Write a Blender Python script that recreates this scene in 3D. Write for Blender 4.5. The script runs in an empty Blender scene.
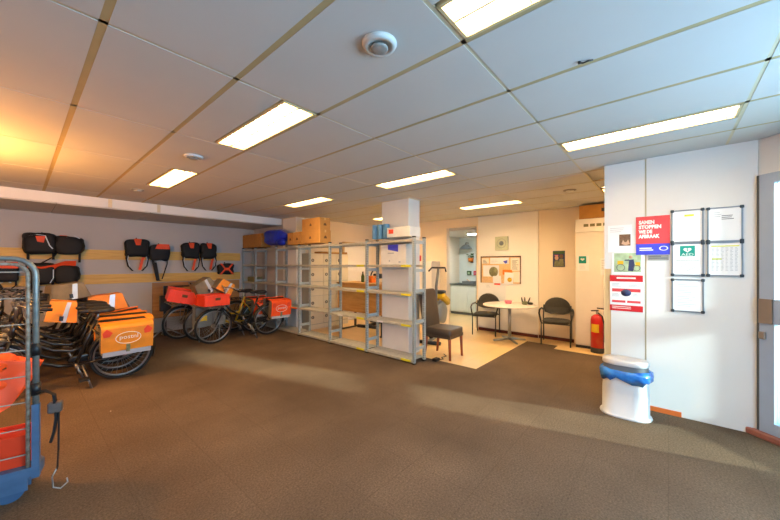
import bpy, math, random
from mathutils import Vector, Matrix
random.seed(7)
R = math.radians
scene = bpy.context.scene
COL = scene.collection

# ------------------------------------------------------------------ camera
F_PX, HOR, CAM_H = 322.0, 264.3, 1.54
HEAD = R(40.84)                       # heading of the view, from +X towards +Y
cam_d = bpy.data.cameras.new('camera')
cam = bpy.data.objects.new('camera', cam_d); COL.objects.link(cam)
cam.location = (0, 0, CAM_H)
cam.rotation_euler = (R(90), 0, HEAD - R(90))
cam_d.sensor_width = 36; cam_d.lens = 36 * F_PX / 780
cam_d.shift_y = (HOR - 260) / 780
cam_d.clip_start = .05
scene.camera = cam

# ------------------------------------------------------------------ world, sun, daylight, exposure
scene.view_settings.view_transform = 'Standard'
scene.view_settings.look = 'None'
scene.view_settings.gamma = 1
scene.view_settings.use_curve_mapping = False
scene.view_settings.exposure = 0.58
W = bpy.data.worlds.new('sky'); scene.world = W; W.use_nodes = True
bg = W.node_tree.nodes['Background']
bg.inputs[0].default_value = (.56, .88, .98, 1); bg.inputs[1].default_value = 3.0

def lamp(name, kind, loc, direction, energy, color, **kw):
    d = bpy.data.lights.new(name, kind); d.energy = energy; d.color = color
    for k, v in kw.items(): setattr(d, k, v)
    o = bpy.data.objects.new(name, d); COL.objects.link(o); o.location = loc
    o.rotation_euler = Vector(direction).to_track_quat('-Z', 'Z').to_euler()
    return o
lamp('sun', 'SUN', (5, -6, 6), (-.27, .92, -.285), 8.5, (1, .9, .74), angle=R(2.))
# second sun added for reflected light on the poster wall, through the glass door
lamp('sun_reflection', 'SUN', (4, -6, 5), (.26, .94, -.25), 4.6, (.92, .97, 1), angle=R(7))
lamp('daylight_assumed_back_window', 'AREA', (-.1, -3.02, 1.65), (0, 1, .1), 95, (.38, .69, 1), shape='RECTANGLE', size=4.2, size_y=1.5)  # area lamp added for assumed windows behind the camera
lamp('daylight_assumed_shop_window', 'AREA', (2.72, -2.28, 1.6), (-.76, .65, .14), 125, (.36, .68, 1), shape='RECTANGLE', size=1.6, size_y=1.6)  # area lamp added for an assumed, unseen window in the street front

# ------------------------------------------------------------------ pixel -> place
cA, sA = math.cos(HEAD), math.sin(HEAD)
def on_x(px, py, X):
    r = (px - 390) / F_PX; d = X / (cA + r * sA)
    return Vector((X, d * (sA - r * cA), CAM_H + (HOR - py) / F_PX * d))
def on_y(px, py, Y):
    r = (px - 390) / F_PX; d = Y / (sA - r * cA)
    return Vector((d * (cA + r * sA), Y, CAM_H + (HOR - py) / F_PX * d))
def on_z(px, py, z=0.):
    d = (CAM_H - z) * F_PX / (py - HOR); r = (px - 390) / F_PX * d
    return Vector((d * cA + r * sA, d * sA - r * cA, z))

# ------------------------------------------------------------------ materials
def lin(c):
    return tuple((v / 255 / 12.92) if v / 255 <= .04045 else ((v / 255 + .055) / 1.055) ** 2.4 for v in c) + (1,)
MATS = {}
def mat(name, rgb, rough=.6, metal=0., var=.08, vscale=6., bump=0., bscale=60., rgb2=None, spec=.5, coat=0., trans=0.):
    m = bpy.data.materials.new(name); m.use_nodes = True; MATS[name] = m
    nt = m.node_tree; n = nt.nodes; l = nt.links; b = n['Principled BSDF']
    b.inputs['Roughness'].default_value = rough; b.inputs['Metallic'].default_value = metal
    b.inputs['Specular IOR Level'].default_value = spec
    if coat: b.inputs['Coat Weight'].default_value = coat
    if trans: b.inputs['Transmission Weight'].default_value = trans
    tc = n.new('ShaderNodeTexCoord')
    nz = n.new('ShaderNodeTexNoise'); nz.inputs['Scale'].default_value = vscale; nz.inputs['Detail'].default_value = 5
    l.new(tc.outputs['Object'], nz.inputs['Vector'])
    rp = n.new('ShaderNodeValToRGB')
    a = lin(rgb); c2 = lin(rgb2) if rgb2 else None
    rp.color_ramp.elements[0].position = .3; rp.color_ramp.elements[1].position = .7
    rp.color_ramp.elements[0].color = tuple(v * (1 - var) for v in a[:3]) + (1,)
    rp.color_ramp.elements[1].color = c2 if c2 else tuple(min(1, v * (1 + var)) for v in a[:3]) + (1,)
    l.new(nz.outputs['Fac'], rp.inputs['Fac']); l.new(rp.outputs['Color'], b.inputs['Base Color'])
    if bump:
        n2 = n.new('ShaderNodeTexNoise'); n2.inputs['Scale'].default_value = bscale; n2.inputs['Detail'].default_value = 4
        l.new(tc.outputs['Object'], n2.inputs['Vector'])
        bp = n.new('ShaderNodeBump'); bp.inputs['Strength'].default_value = bump; bp.inputs['Distance'].default_value = .01
        l.new(n2.outputs['Fac'], bp.inputs['Height']); l.new(bp.outputs['Normal'], b.inputs['Normal'])
    return m
def emis(name, rgb, strength):
    m = bpy.data.materials.new(name); m.use_nodes = True; MATS[name] = m
    nt = m.node_tree; b = nt.nodes['Principled BSDF']
    b.inputs['Base Color'].default_value = (.8, .8, .8, 1)
    b.inputs['Emission Color'].default_value = rgb + (1,); b.inputs['Emission Strength'].default_value = strength
    return m
def wood(name, rgb, rgb2, scale=3., rough=.5, axis='X', stretch=12.):
    m = bpy.data.materials.new(name); m.use_nodes = True; MATS[name] = m
    n = m.node_tree.nodes; l = m.node_tree.links; b = n['Principled BSDF']; b.inputs['Roughness'].default_value = rough
    tc = n.new('ShaderNodeTexCoord'); mp = n.new('ShaderNodeMapping')
    sc = [stretch] * 3; sc['XYZ'.index(axis)] = 1.
    mp.inputs['Scale'].default_value = sc
    nz = n.new('ShaderNodeTexNoise'); nz.inputs['Scale'].default_value = scale; nz.inputs['Detail'].default_value = 6; nz.inputs['Distortion'].default_value = .6
    rp = n.new('ShaderNodeValToRGB'); rp.color_ramp.elements[0].position = .3; rp.color_ramp.elements[1].position = .72
    rp.color_ramp.elements[0].color = lin(rgb2); rp.color_ramp.elements[1].color = lin(rgb)
    l.new(tc.outputs['Object'], mp.inputs['Vector']); l.new(mp.outputs['Vector'], nz.inputs['Vector'])
    l.new(nz.outputs['Fac'], rp.inputs['Fac']); l.new(rp.outputs['Color'], b.inputs['Base Color'])
    return m

mat('wall_white', (226, 226, 224), .7, var=.025, vscale=1.4, bump=.05, bscale=120)
mat('wall_grey', (180, 178, 178), .75, var=.03, vscale=1.2, bump=.05, bscale=120)
mat('wall_cream', (246, 230, 204), .7, var=.03, vscale=1.3, bump=.05, bscale=120)
mat('panel_white', (250, 247, 240), .55, var=.02, vscale=1.)
mat('ceiling_board', (202, 202, 199), .85, var=.02, vscale=2., bump=.12, bscale=260)
mat('grid_tan', (206, 196, 166), .6, var=.05)
mat('grid_groove', (182, 164, 120), .7, var=.05)
mat('column_white', (222, 224, 224), .6, var=.02)
mat('skirting_red', (96, 34, 22), .5)
mat('sill_red', (150, 92, 78), .6, var=.1, vscale=20)
mat('orange_strip', (214, 104, 40), .6)
mat('door_grey', (160, 180, 206), .4, metal=.15, var=.04)
mat('door_dark', (84, 92, 98), .5, metal=.3)
mat('lockplate', (142, 130, 120), .45, metal=.4)
mat('galvanised', (176, 192, 198), .42, metal=.35, var=.16, vscale=40)
mat('galv_shelf', (186, 186, 176), .45, metal=.3, var=.14, vscale=25)
mat('slot_dark', (58, 60, 62), .7)
mat('yellow_label', (226, 214, 40), .5)
mat('white_label', (220, 222, 222), .5)
mat('cardboard', (188, 138, 72), .85, var=.08, vscale=9, bump=.05)
mat('cardboard_dark', (170, 122, 60), .85, var=.1, vscale=9, bump=.05)
mat('print_brown', (92, 58, 28), .8)
mat('tape', (206, 170, 110), .35)
mat('blue_film', (18, 44, 190), .28, var=.25, vscale=9, bump=.5, bscale=14, coat=.3)
mat('bin_blue_film', (10, 96, 206), .25, var=.3, vscale=14, bump=.8, bscale=18, coat=.2, rgb2=(60, 150, 230))
mat('bin_white', (222, 226, 228), .4, var=.02)
mat('bin_lid', (206, 204, 204), .45, var=.02)
mat('bin_band', (112, 116, 118), .45, var=.06)
mat('rubber', (22, 22, 22), .75, var=.15)
mat('bike_black', (20, 19, 18), .32, var=.1, coat=.3)
mat('bike_yellow', (206, 156, 34), .35, var=.06, coat=.3)
mat('bike_steel', (150, 150, 150), .3, metal=.9, var=.1, vscale=30)
mat('alu', (176, 180, 184), .35, metal=.85)
mat('tan_tube', (150, 132, 104), .45, metal=.4)
mat('orange_bag', (236, 120, 22), .55, var=.07, vscale=10, bump=.15, bscale=18)
mat('amber_bag', (230, 140, 24), .55, var=.08, vscale=10, bump=.2, bscale=16)
mat('vivid_orange', (250, 84, 22), .55, var=.07, vscale=8, bump=.35, bscale=10)
mat('red_crate', (232, 62, 24), .42, var=.05)
mat('print_red', (236, 70, 30), .5)
mat('print_white', (240, 240, 236), .5)
mat('silver_tape', (200, 206, 214), .25, metal=.3)
mat('grey_canvas', (118, 110, 92), .8, var=.12, vscale=12, bump=.2)
mat('black_nylon', (8, 8, 9), .7, var=.3, vscale=9, bump=.35, bscale=22)
mat('navy_nylon', (10, 13, 22), .7, var=.3, vscale=9, bump=.35, bscale=22)
mat('flap_orange', (224, 76, 30), .6, var=.1, vscale=12)
mat('reflective', (196, 206, 216), .4)
mat('cage_steel', (140, 144, 140), .42, metal=.65, var=.18, vscale=25)
mat('cage_rust', (150, 122, 92), .6, metal=.35, var=.3, vscale=30, rgb2=(196, 186, 170))
mat('cage_wire', (168, 164, 154), .4, metal=.6)
mat('cage_blue', (74, 102, 134), .5, var=.12, vscale=14)
mat('caster_blue', (62, 92, 126), .5, var=.1)
mat('leather_brown', (74, 60, 48), .45, var=.12, vscale=8, bump=.15, bscale=40)
mat('fabric_dark', (64, 62, 56), .85, var=.12, vscale=30, bump=.2, bscale=200)
mat('chair_metal', (58, 60, 58), .4, metal=.5)
wood('leg_wood', (160, 74, 30), (112, 46, 18), 4, .4, 'Z')
wood('board_wood', (222, 184, 100), (200, 158, 76), 2.5, .55, 'X')
wood('laminate', (178, 136, 86), (150, 110, 66), 2.2, .5, 'X', 9)
wood('desk_wood', (220, 176, 108), (198, 150, 82), 2.4, .5, 'Y', 9)
wood('post_wood', (226, 196, 146), (210, 176, 122), 3, .55, 'Z')
mat('table_white', (232, 222, 212), .35, var=.015, coat=.2)
mat('ext_red', (206, 16, 20), .3, var=.05, coat=.4)
mat('ext_base', (52, 54, 60), .6)
mat('ext_yellow', (240, 200, 40), .5)
mat('ext_green', (30, 140, 70), .5)
mat('plastic_black', (24, 24, 26), .45)
mat('plastic_grey', (92, 98, 104), .5)
mat('plastic_white', (224, 224, 220), .4)
mat('paper', (240, 242, 244), .6, var=.01)
mat('paper_cream', (240, 232, 216), .6, var=.02)
mat('ink_grey', (176, 184, 192), .7)
mat('ink_dark', (92, 98, 108), .7)
mat('print_blue', (62, 72, 214), .5)
mat('poster_red', (226, 72, 78), .5, var=.03)
mat('sheet_red', (214, 32, 40), .5, var=.03)
mat('navy', (52, 60, 100), .6)
mat('teal', (0, 150, 136), .5)
mat('lime', (214, 222, 60), .6)
mat('frame_alu', (150, 158, 166), .3, metal=.8)
mat('corner_dark', (70, 76, 82), .4, metal=.5)
mat('cork', (228, 190, 140), .9, var=.15, vscale=60)
mat('cork_orange', (224, 124, 34), .8)
mat('olive', (128, 128, 92), .7, var=.3, vscale=40)
mat('scene_green', (176, 198, 160), .6, var=.25, vscale=14)
mat('skin_tint', (206, 164, 134), .6)
mat('fur_brown', (120, 88, 62), .7, var=.3, vscale=50)
mat('plate_green', (200, 206, 178), .5)
mat('locker_cream', (226, 218, 196), .45, var=.02)
mat('locker_side', (150, 156, 150), .5, var=.03)
mat('cabinet_white', (240, 234, 226), .45, var=.02)
mat('kitchen_white', (222, 232, 228), .5, var=.02)
mat('kitchen_top', (84, 90, 86), .5)
mat('plant_green', (60, 96, 44), .6, var=.3)
mat('pink', (226, 130, 150), .5)
mat('cyan_roll', (92, 150, 196), .5, var=.1)
mat('machine_yellow', (226, 182, 30), .4)
mat('machine_grey', (120, 128, 132), .45, var=.05)
mat('vent_white', (206, 206, 202), .45)
mat('vent_shade', (150, 148, 142), .6)
mat('pavement', (190, 196, 192), .8, var=.08, vscale=3)
mat('lamp_frame', (214, 196, 150), .4, var=.02)
mat('lamp_blade', (238, 224, 190), .3, var=.02)
emis('tube_glow', (1., .68, .34), 19.)
emis('tube_glow_bright', (1., .70, .38), 38.)
emis('assumed_bulb_glow', (1., .42, .09), 900.)  # bulb of the assumed pendant lamp, out of view
emis('kitchen_glow', (.85, .95, 1.), 130.)

def carpet():
    m = mat('carpet', (108, 91, 75), .95, var=.22, vscale=1.1, spec=.1)
    n = m.node_tree.nodes; l = m.node_tree.links; b = n['Principled BSDF']
    tc = n.new('ShaderNodeTexCoord')
    # fine pile speckle
    nz = n.new('ShaderNodeTexNoise'); nz.inputs['Scale'].default_value = 75; nz.inputs['Detail'].default_value = 6; nz.inputs['Roughness'].default_value = .75
    l.new(tc.outputs['Object'], nz.inputs['Vector'])
    rp = n.new('ShaderNodeValToRGB'); rp.color_ramp.elements[0].position = .33; rp.color_ramp.elements[1].position = .68
    rp.color_ramp.elements[0].color = (.55, .55, .55, 1); rp.color_ramp.elements[1].color = (1.3, 1.3, 1.3, 1)
    l.new(nz.outputs['Fac'], rp.inputs['Fac'])
    mx = n.new('ShaderNodeMix'); mx.data_type = 'RGBA'; mx.blend_type = 'MULTIPLY'; mx.inputs['Factor'].default_value = 1
    src = b.inputs['Base Color'].links[0].from_socket
    l.new(src, mx.inputs['A']); l.new(rp.outputs['Color'], mx.inputs['B'])
    # tile joints, 0.5 m
    br = n.new('ShaderNodeTexBrick'); br.offset = 0; br.inputs['Scale'].default_value = 1
    br.inputs['Brick Width'].default_value = .5; br.inputs['Row Height'].default_value = .5
    br.inputs['Mortar Size'].default_value = .004; br.inputs['Mortar Smooth'].default_value = .4
    br.inputs['Color1'].default_value = (1, 1, 1, 1); br.inputs['Color2'].default_value = (.93, .93, .93, 1); br.inputs['Mortar'].default_value = (.82, .82, .82, 1)
    l.new(tc.outputs['Object'], br.inputs['Vector'])
    m2 = n.new('ShaderNodeMix'); m2.data_type = 'RGBA'; m2.blend_type = 'MULTIPLY'; m2.inputs['Factor'].default_value = 1
    l.new(mx.outputs['Result'], m2.inputs['A']); l.new(br.outputs['Color'], m2.inputs['B'])
    # bits of lint
    vo = n.new('ShaderNodeTexVoronoi'); vo.inputs['Scale'].default_value = 2.1; l.new(tc.outputs['Object'], vo.inputs['Vector'])
    lt = n.new('ShaderNodeMath'); lt.operation = 'LESS_THAN'; lt.inputs[1].default_value = .017; l.new(vo.outputs['Distance'], lt.inputs[0])
    m3 = n.new('ShaderNodeMix'); m3.data_type = 'RGBA'; l.new(lt.outputs[0], m3.inputs['Factor'])
    l.new(m2.outputs['Result'], m3.inputs['A']); m3.inputs['B'].default_value = (.5, .45, .38, 1)
    l.new(m3.outputs['Result'], b.inputs['Base Color'])
    bp = n.new('ShaderNodeBump'); bp.inputs['Strength'].default_value = .8; bp.inputs['Distance'].default_value = .006
    l.new(nz.outputs['Fac'], bp.inputs['Height']); l.new(bp.outputs['Normal'], b.inputs['Normal'])
carpet()
def lino():
    m = mat('lino', (236, 200, 140), .3, var=.05, vscale=2, spec=.5)
    n = m.node_tree.nodes; l = m.node_tree.links; b = n['Principled BSDF']
    tc = n.new('ShaderNodeTexCoord'); br = n.new('ShaderNodeTexBrick'); br.offset = 0; br.inputs['Scale'].default_value = 1
    br.inputs['Brick Width'].default_value = .6; br.inputs['Row Height'].default_value = .6; br.inputs['Mortar Size'].default_value = .003
    br.inputs['Color1'].default_value = (1, 1, 1, 1); br.inputs['Color2'].default_value = (.95, .95, .93, 1); br.inputs['Mortar'].default_value = (.8, .78, .72, 1)
    l.new(tc.outputs['Object'], br.inputs['Vector'])
    mx = n.new('ShaderNodeMix'); mx.data_type = 'RGBA'; mx.blend_type = 'MULTIPLY'; mx.inputs['Factor'].default_value = 1
    src = b.inputs['Base Color'].links[0].from_socket
    l.new(src, mx.inputs['A']); l.new(br.outputs['Color'], mx.inputs['B']); l.new(mx.outputs['Result'], b.inputs['Base Color'])
lino()
def glass():
    m = bpy.data.materials.new('glass'); m.use_nodes = True; MATS['glass'] = m
    n = m.node_tree.nodes; l = m.node_tree.links; out = n['Material Output']; n.remove(n['Principled BSDF'])
    t = n.new('ShaderNodeBsdfTransparent'); t.inputs[0].default_value = (.86, .96, .94, 1)
    g = n.new('ShaderNodeBsdfGlossy'); g.inputs['Roughness'].default_value = .02
    mx = n.new('ShaderNodeMixShader'); mx.inputs[0].default_value = .07; l.new(t.outputs[0], mx.inputs[1]); l.new(g.outputs[0], mx.inputs[2])
    l.new(mx.outputs[0], out.inputs['Surface'])
glass()

# ------------------------------------------------------------------ mesh builder
def frame_of(d):
    d = Vector(d).normalized(); u = Vector((0, 0, 1)) if abs(d.z) < .9 else Vector((1, 0, 0))
    a = d.cross(u).normalized(); return a, d.cross(a).normalized()
class MB:
    def __init__(s): s.v = []; s.f = []; s.sm = []
    def add(s, vs, fs, smooth=False):
        o = len(s.v); s.v += [tuple(v) for v in vs]; s.f += [tuple(i + o for i in f) for f in fs]; s.sm += [smooth] * len(fs); return s
    def bx(s, x0, x1, y0, y1, z0, z1, M=None):
        vs = [Vector(p) for p in ((x0, y0, z0), (x1, y0, z0), (x1, y1, z0), (x0, y1, z0), (x0, y0, z1), (x1, y0, z1), (x1, y1, z1), (x0, y1, z1))]
        if M is not None: vs = [M @ v for v in vs]
        return s.add(vs, [(0, 3, 2, 1), (4, 5, 6, 7), (0, 1, 5, 4), (1, 2, 6, 5), (2, 3, 7, 6), (3, 0, 4, 7)])
    def box(s, c, d, M=None):
        return s.bx(c[0] - d[0] / 2, c[0] + d[0] / 2, c[1] - d[1] / 2, c[1] + d[1] / 2, c[2] - d[2] / 2, c[2] + d[2] / 2, M)
    def bevbox(s, x0, x1, y0, y1, z0, z1, r=.01, M=None):
        vs = []; fs = []
        def ring(z, i): return [(x0 + i, y0 + r), (x0 + r, y0 + i), (x1 - r, y0 + i), (x1 - i, y0 + r), (x1 - i, y1 - r), (x1 - r, y1 - i), (x0 + r, y1 - i), (x0 + i, y1 - r)], z
        for (z, i) in ((z0, r), (z0 + r, 0), (z1 - r, 0), (z1, r)):
            rr, zz = ring(z, i)
            if i: rr = [(x0 + r, y0 + r)] * 2 + [(x1 - r, y0 + r)] * 2 + [(x1 - r, y1 - r)] * 2 + [(x0 + r, y1 - r)] * 2
            vs += [Vector((a, b, zz)) for a, b in rr]
        for k in range(3):
            for j in range(8): fs.append((k * 8 + j, k * 8 + (j + 1) % 8, k * 8 + 8 + (j + 1) % 8, k * 8 + 8 + j))
        fs.append((0, 6, 4, 2)); fs.append((24, 26, 28, 30))
        if M is not None: vs = [M @ v for v in vs]
        return s.add(vs, fs)
    def tube(s, pts, r, n=8, closed=False, caps=True):
        pts = [Vector(p) for p in pts]; N = len(pts); vs = []; fs = []
        rs = r if isinstance(r, (list, tuple)) else [r] * N
        a = None
        for i, p in enumerate(pts):
            t = (pts[(i + 1) % N] - pts[i - 1]) if closed else (pts[min(i + 1, N - 1)] - pts[max(i - 1, 0)])
            t.normalize()
            if a is None: a, b = frame_of(t)
            else:
                a = (a - t * a.dot(t)); a = a.normalized() if a.length > 1e-6 else frame_of(t)[0]; b = t.cross(a)
            for k in range(n):
                q = 2 * math.pi * k / n; vs.append(p + (a * math.cos(q) + b * math.sin(q)) * rs[i])
        M = N if closed else N - 1
        for i in range(M):
            for k in range(n):
                fs.append((i * n + k, i * n + (k + 1) % n, ((i + 1) % N) * n + (k + 1) % n, ((i + 1) % N) * n + k))
        s.add(vs, fs, True)
        if caps and not closed:
            o = len(s.v) - len(vs); s.f += [tuple(o + k for k in range(n))[::-1], tuple(o + (N - 1) * n + k for k in range(n))]; s.sm += [False, False]
        return s
    def cyl(s, p0, p1, r0, r1=None, n=16): return s.tube([p0, p1], [r0, r0 if r1 is None else r1], n)
    def lathe(s, prof, n=24, M=None, sx=1., sy=1.):
        vs = []; fs = []
        for r, z in prof:
            for k in range(n):
                q = 2 * math.pi * k / n; vs.append(Vector((r * math.cos(q) * sx, r * math.sin(q) * sy, z)))
        for i in range(len(prof) - 1):
            for k in range(n): fs.append((i * n + k, i * n + (k + 1) % n, (i + 1) * n + (k + 1) % n, (i + 1) * n + k))
        if M is not None: vs = [M @ v for v in vs]
        return s.add(vs, fs, True)
    def torus(s, c, ax, Rr, r, n=36, m=8, a0=0., a1=None):
        a, b = frame_of(ax); c = Vector(c)
        full = a1 is None
        N = n if full else n + 1
        pts = [c + (a * math.cos(t) + b * math.sin(t)) * Rr for t in [(a0 + ((2 * math.pi if full else a1 - a0) * i / n)) for i in range(N)]]
        return s.tube(pts, r, m, closed=full)
    def prism(s, poly, h0, h1, M=None):
        """poly in local XY, extruded z h0..h1"""
        n = len(poly); vs = [Vector((x, y, h0)) for x, y in poly] + [Vector((x, y, h1)) for x, y in poly]
        fs = [tuple(range(n))[::-1], tuple(range(n, 2 * n))] + [(i, (i + 1) % n, n + (i + 1) % n, n + i) for i in range(n)]
        if M is not None: vs = [M @ v for v in vs]
        return s.add(vs, fs)
    def puff(s, c, d, e=.45, n=20, m=12, M=None, wob=0., seed=0, sag=0.):
        """soft cushion / bag: super-ellipsoid with a little wobble"""
        rnd = random.Random(seed); ph = [rnd.uniform(0, 6.3) for _ in range(6)]
        def sp(v, k): return math.copysign(abs(v) ** k, v)
        vs = []; fs = []
        for i in range(m + 1):
            la = -math.pi / 2 + math.pi * i / m
            for k in range(n):
                lo = 2 * math.pi * k / n
                x = sp(math.cos(la), e) * sp(math.cos(lo), e); y = sp(math.cos(la), e) * sp(math.sin(lo), e); z = sp(math.sin(la), e)
                w = 1 + wob * (math.sin(3 * x + 4 * z + ph[0]) + math.sin(5 * y + 3 * x + ph[1]) + math.sin(6 * z + 2 * y + ph[2])) / 3
                p = Vector((c[0] + x * w * d[0] / 2, c[1] + y * w * d[1] / 2, c[2] + z * w * d[2] / 2 - sag * x * x))
                vs.append(M @ p if M is not None else p)
        for i in range(m):
            for k in range(n): fs.append((i * n + k, i * n + (k + 1) % n, (i + 1) * n + (k + 1) % n, (i + 1) * n + k))
        return s.add(vs, fs, True)
    def strip(s, pts, wvec, th):
        """flat band along a polyline; wvec = full width vector, th = thickness vector"""
        wv = Vector(wvec); t = Vector(th); vs = []; fs = []
        for p in pts:
            p = Vector(p); vs += [p - wv / 2 - t / 2, p + wv / 2 - t / 2, p + wv / 2 + t / 2, p - wv / 2 + t / 2]
        for i in range(len(pts) - 1):
            for k in range(4): fs.append((i * 4 + k, i * 4 + (k + 1) % 4, i * 4 + 4 + (k + 1) % 4, i * 4 + 4 + k))
        fs += [(3, 2, 1, 0), tuple(len(vs) - 4 + k for k in range(4))]
        return s.add(vs, fs)
    def mesh(s, name, m):
        me = bpy.data.meshes.new(name); me.from_pydata(s.v, [], s.f)
        me.polygons.foreach_set('use_smooth', s.sm); me.materials.append(MATS[m]); me.update(); return me
    def build(s, name, m, parent=None, label=None):
        return put(name, s.mesh(name, m), parent, label=label)
def put(name, me, parent=None, loc=None, rot=None, label=None):
    o = bpy.data.objects.new(name, me); COL.objects.link(o)
    if parent: o.parent = parent
    if loc is not None: o.location = loc
    if rot is not None: o.rotation_euler = rot
    if label: o['label'] = label
    return o
def tag(o, label, cat, group=None):
    o['label'] = label; o['category'] = cat
    if group: o['group'] = group
    return o
def thing(name, label, cat, loc=(0, 0, 0), rz=0., group=None, M=None):
    o = bpy.data.objects.new(name, None); COL.objects.link(o); o.empty_display_size = .1
    o.location = loc; o.rotation_euler = (0, 0, rz)
    if M is not None:
        o.rotation_euler = M.to_euler(); o.location = loc
    return tag(o, label, cat, group)
def struct(o): o['kind'] = 'structure'; return o
def copy_tree(o, parent=None):
    c = o.copy(); COL.objects.link(c); c.parent = parent
    for ch in list(o.children): copy_tree(ch, c)
    return c
def lettering(body, size, m, parent, loc, name='lettering', w=None, align='LEFT', bold=0.):
    cu = bpy.data.curves.new('txt', 'FONT'); cu.body = body; cu.size = size; cu.align_x = align; cu.extrude = .0006; cu.offset = bold
    cu.resolution_u = 2
    t = bpy.data.objects.new('txt', cu); COL.objects.link(t)
    dg = bpy.context.evaluated_depsgraph_get(); me = bpy.data.meshes.new_from_object(t.evaluated_get(dg))
    bpy.data.objects.remove(t)
    if w:
        xs = [v.co.x for v in me.vertices]; k = w / (max(xs) - min(xs))
        for v in me.vertices: v.co.x *= k
    me.materials.clear(); me.materials.append(MATS[m])
    return put(name, me, parent, loc)
ON_X = Matrix(((0, 0, -1), (-1, 0, 0), (0, 1, 0)))      # local x = -Y, y = up, z = towards -X
ON_Y = Matrix(((1, 0, 0), (0, 0, -1), (0, 1, 0)))       # local x = +X, y = up, z = towards -Y

# ------------------------------------------------------------------ setting
CEIL = 2.666
XW, XF, YB, YP = 4.37, 7.15, 8.75, 6.66            # right wall, far wall, back wall, partition
XL, YN = -3.6, -3.1                                  # left and near walls (out of view)
FD = Vector((-.65, -.76, 0)).normalized()            # direction of the street front
FN = Vector((-.76, .65, 0)).normalized()             # its inward normal
F0 = Vector((4.38, -.625, 0))
def front_x(y): return F0.x + (y - F0.y) * FD.x / FD.y
def front_y(x): return F0.y + (x - F0.x) * FD.y / FD.x
PLAN = [(XL, YN), (front_x(YN) - .02, YN), (F0.x, F0.y), (4.46, -.62), (4.46, -.3), (XF + .1, -.3), (XF + .1, YB + .05), (XL, YB + .05)]

fl = MB(); fl.prism([(XL, YN), (front_x(YN), YN), (F0.x, F0.y), (4.41, -.62), (4.41, YB), (XL, YB)], -.1, 0); fl.bx(4.41, 6.68, 1.58, 2.14, -.1, 0); fl.bx(4.41, 6.39, -.3, 1.58, -.1, 0);
struct(fl.build('floor', 'carpet'))
f2 = MB(); f2.bx(4.41, XF + .1, 2.14, YP, -.1, .001); f2.bx(6.68, XF, 1.58, 2.14, -.1, .001); f2.bx(6.39, XF, -.3, 1.58, -.1, .001); f2.bx(XF + .1, 9.6, 2.6, 5.2, -.1, .001)
struct(f2.build('floor_linoleum', 'lino'))
struct(MB().prism(PLAN, 2.70, 2.80).build('ceiling', 'ceiling_board'))
ceil = bpy.data.objects['ceiling']

struct(MB().bx(XL, 4.31, YB, YB + .1, 0, 2.7).build('wall_back', 'wall_grey'))
struct(MB().bx(XL - .1, XL, YN, YB, 0, 2.7).build('wall_left', 'wall_white'))
struct(MB().bx(XL, 2.45, YN - .1, YN, 0, 2.7).build('wall_near', 'wall_white'))
struct(MB().bx(4.31, 4.43, YP + .02, YB + .1, 0, 2.7).build('wall_store', 'wall_grey'))
struct(MB().bx(4.43, XF + .1, YP, YP + .1, 0, 2.7).build('wall_partition', 'wall_cream'))
# right wall: two boards with a joint between
struct(MB().bx(XW, XW + .1, .19, .488, 0, 2.66).bx(XW, XW + .1, .488, .55, 1.49, 2.66).build('wall_right', 'wall_white'))
wr = bpy.data.objects['wall_right']
MB().bx(XW + .004, XW + .1, .488, .552, 0, 1.488).build('wooden_post', 'post_wood', wr)
MB().bx(XW, XW + .1, -.612, .176, 0, 2.69).build('wall_board', 'wall_white', wr)
MB().bx(XW + .012, XW + .08, .175, .191, 0, 2.66).build('joint_strip', 'grid_tan', wr)
struct(MB().bx(XW - .012, XW - .001, -.1, .5, 0.002, .05).build('baseboard_right', 'orange_strip'))
# far wall with a doorway
Yd0, Yd1 = 3.42, 4.28
struct(MB().bx(XF, XF + .1, Yd1, YP, 0, 2.7).bx(XF, XF + .1, -.3, Yd0, 0, 2.7).bx(XF, XF + .1, Yd0, Yd1, 2.5, 2.7).build('wall_far', 'wall_cream'))
wf = bpy.data.objects['wall_far']
MB().bx(XF - .035, XF - .001, 2.06, 3.40, 0.07, 2.66).build('lining_board', 'panel_white', wf)
struct(MB().bx(XF - .05, XF - .037, 2.06, 3.38, 0, .065).bx(XF - .015, XF - .001, 1.4, 2.05, 0, .065).build('baseboard_far', 'skirting_red'))
struct(MB().bx(XF - .02, XF + .12, Yd1 - .015, Yd1 + .05, 0, 2.5).bx(XF - .02, XF + .12, Yd0 - .02, Yd0 + .03, 0, 2.5).bx(XF - .02, XF + .12, Yd0, Yd1, 2.46, 2.52).build('trim_1', 'wall_cream'))
MB().bx(XF + .1, XF + .85, Yd0 + .03, Yd0 + .10, .01, 2.44).build('door_1', 'plastic_grey'); struct(bpy.data.objects['door_1'])
struct(MB().bx(XW + .1, XF, -.4, -.3, 0, 2.7).build('wall_hall', 'wall_cream'))
# kitchen beyond the doorway
struct(MB().bx(9.5, 9.6, 2.5, 5.3, 0, 2.45).build('wall_kitchen', 'kitchen_white'))
struct(MB().bx(XF + .1, 9.6, 5.2, 5.3, 0, 2.45).bx(XF + .1, 9.6, 2.5, 2.6, 0, 2.45).build('wall_kitchen_side', 'wall_cream'))
struct(MB().bx(XF + .1, 9.6, 2.5, 5.3, 2.4, 2.5).build('ceiling_kitchen', 'ceiling_board'))

# columns
def column(x0, x1, y0, y1):
    o = MB().bevbox(x0, x1, y0, y1, 0, CEIL, .006).build('column', 'column_white'); struct(o)
    MB().bx(x0 - .012, x1 + .012, y0 - .012, y1 + .012, CEIL - .012, CEIL + .02).build('ceiling_trim', 'grid_tan', o); return o
column(4.31, 4.63, 3.31, 3.92)
column(4.30, 4.56, 6.64, 7.22)

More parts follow.
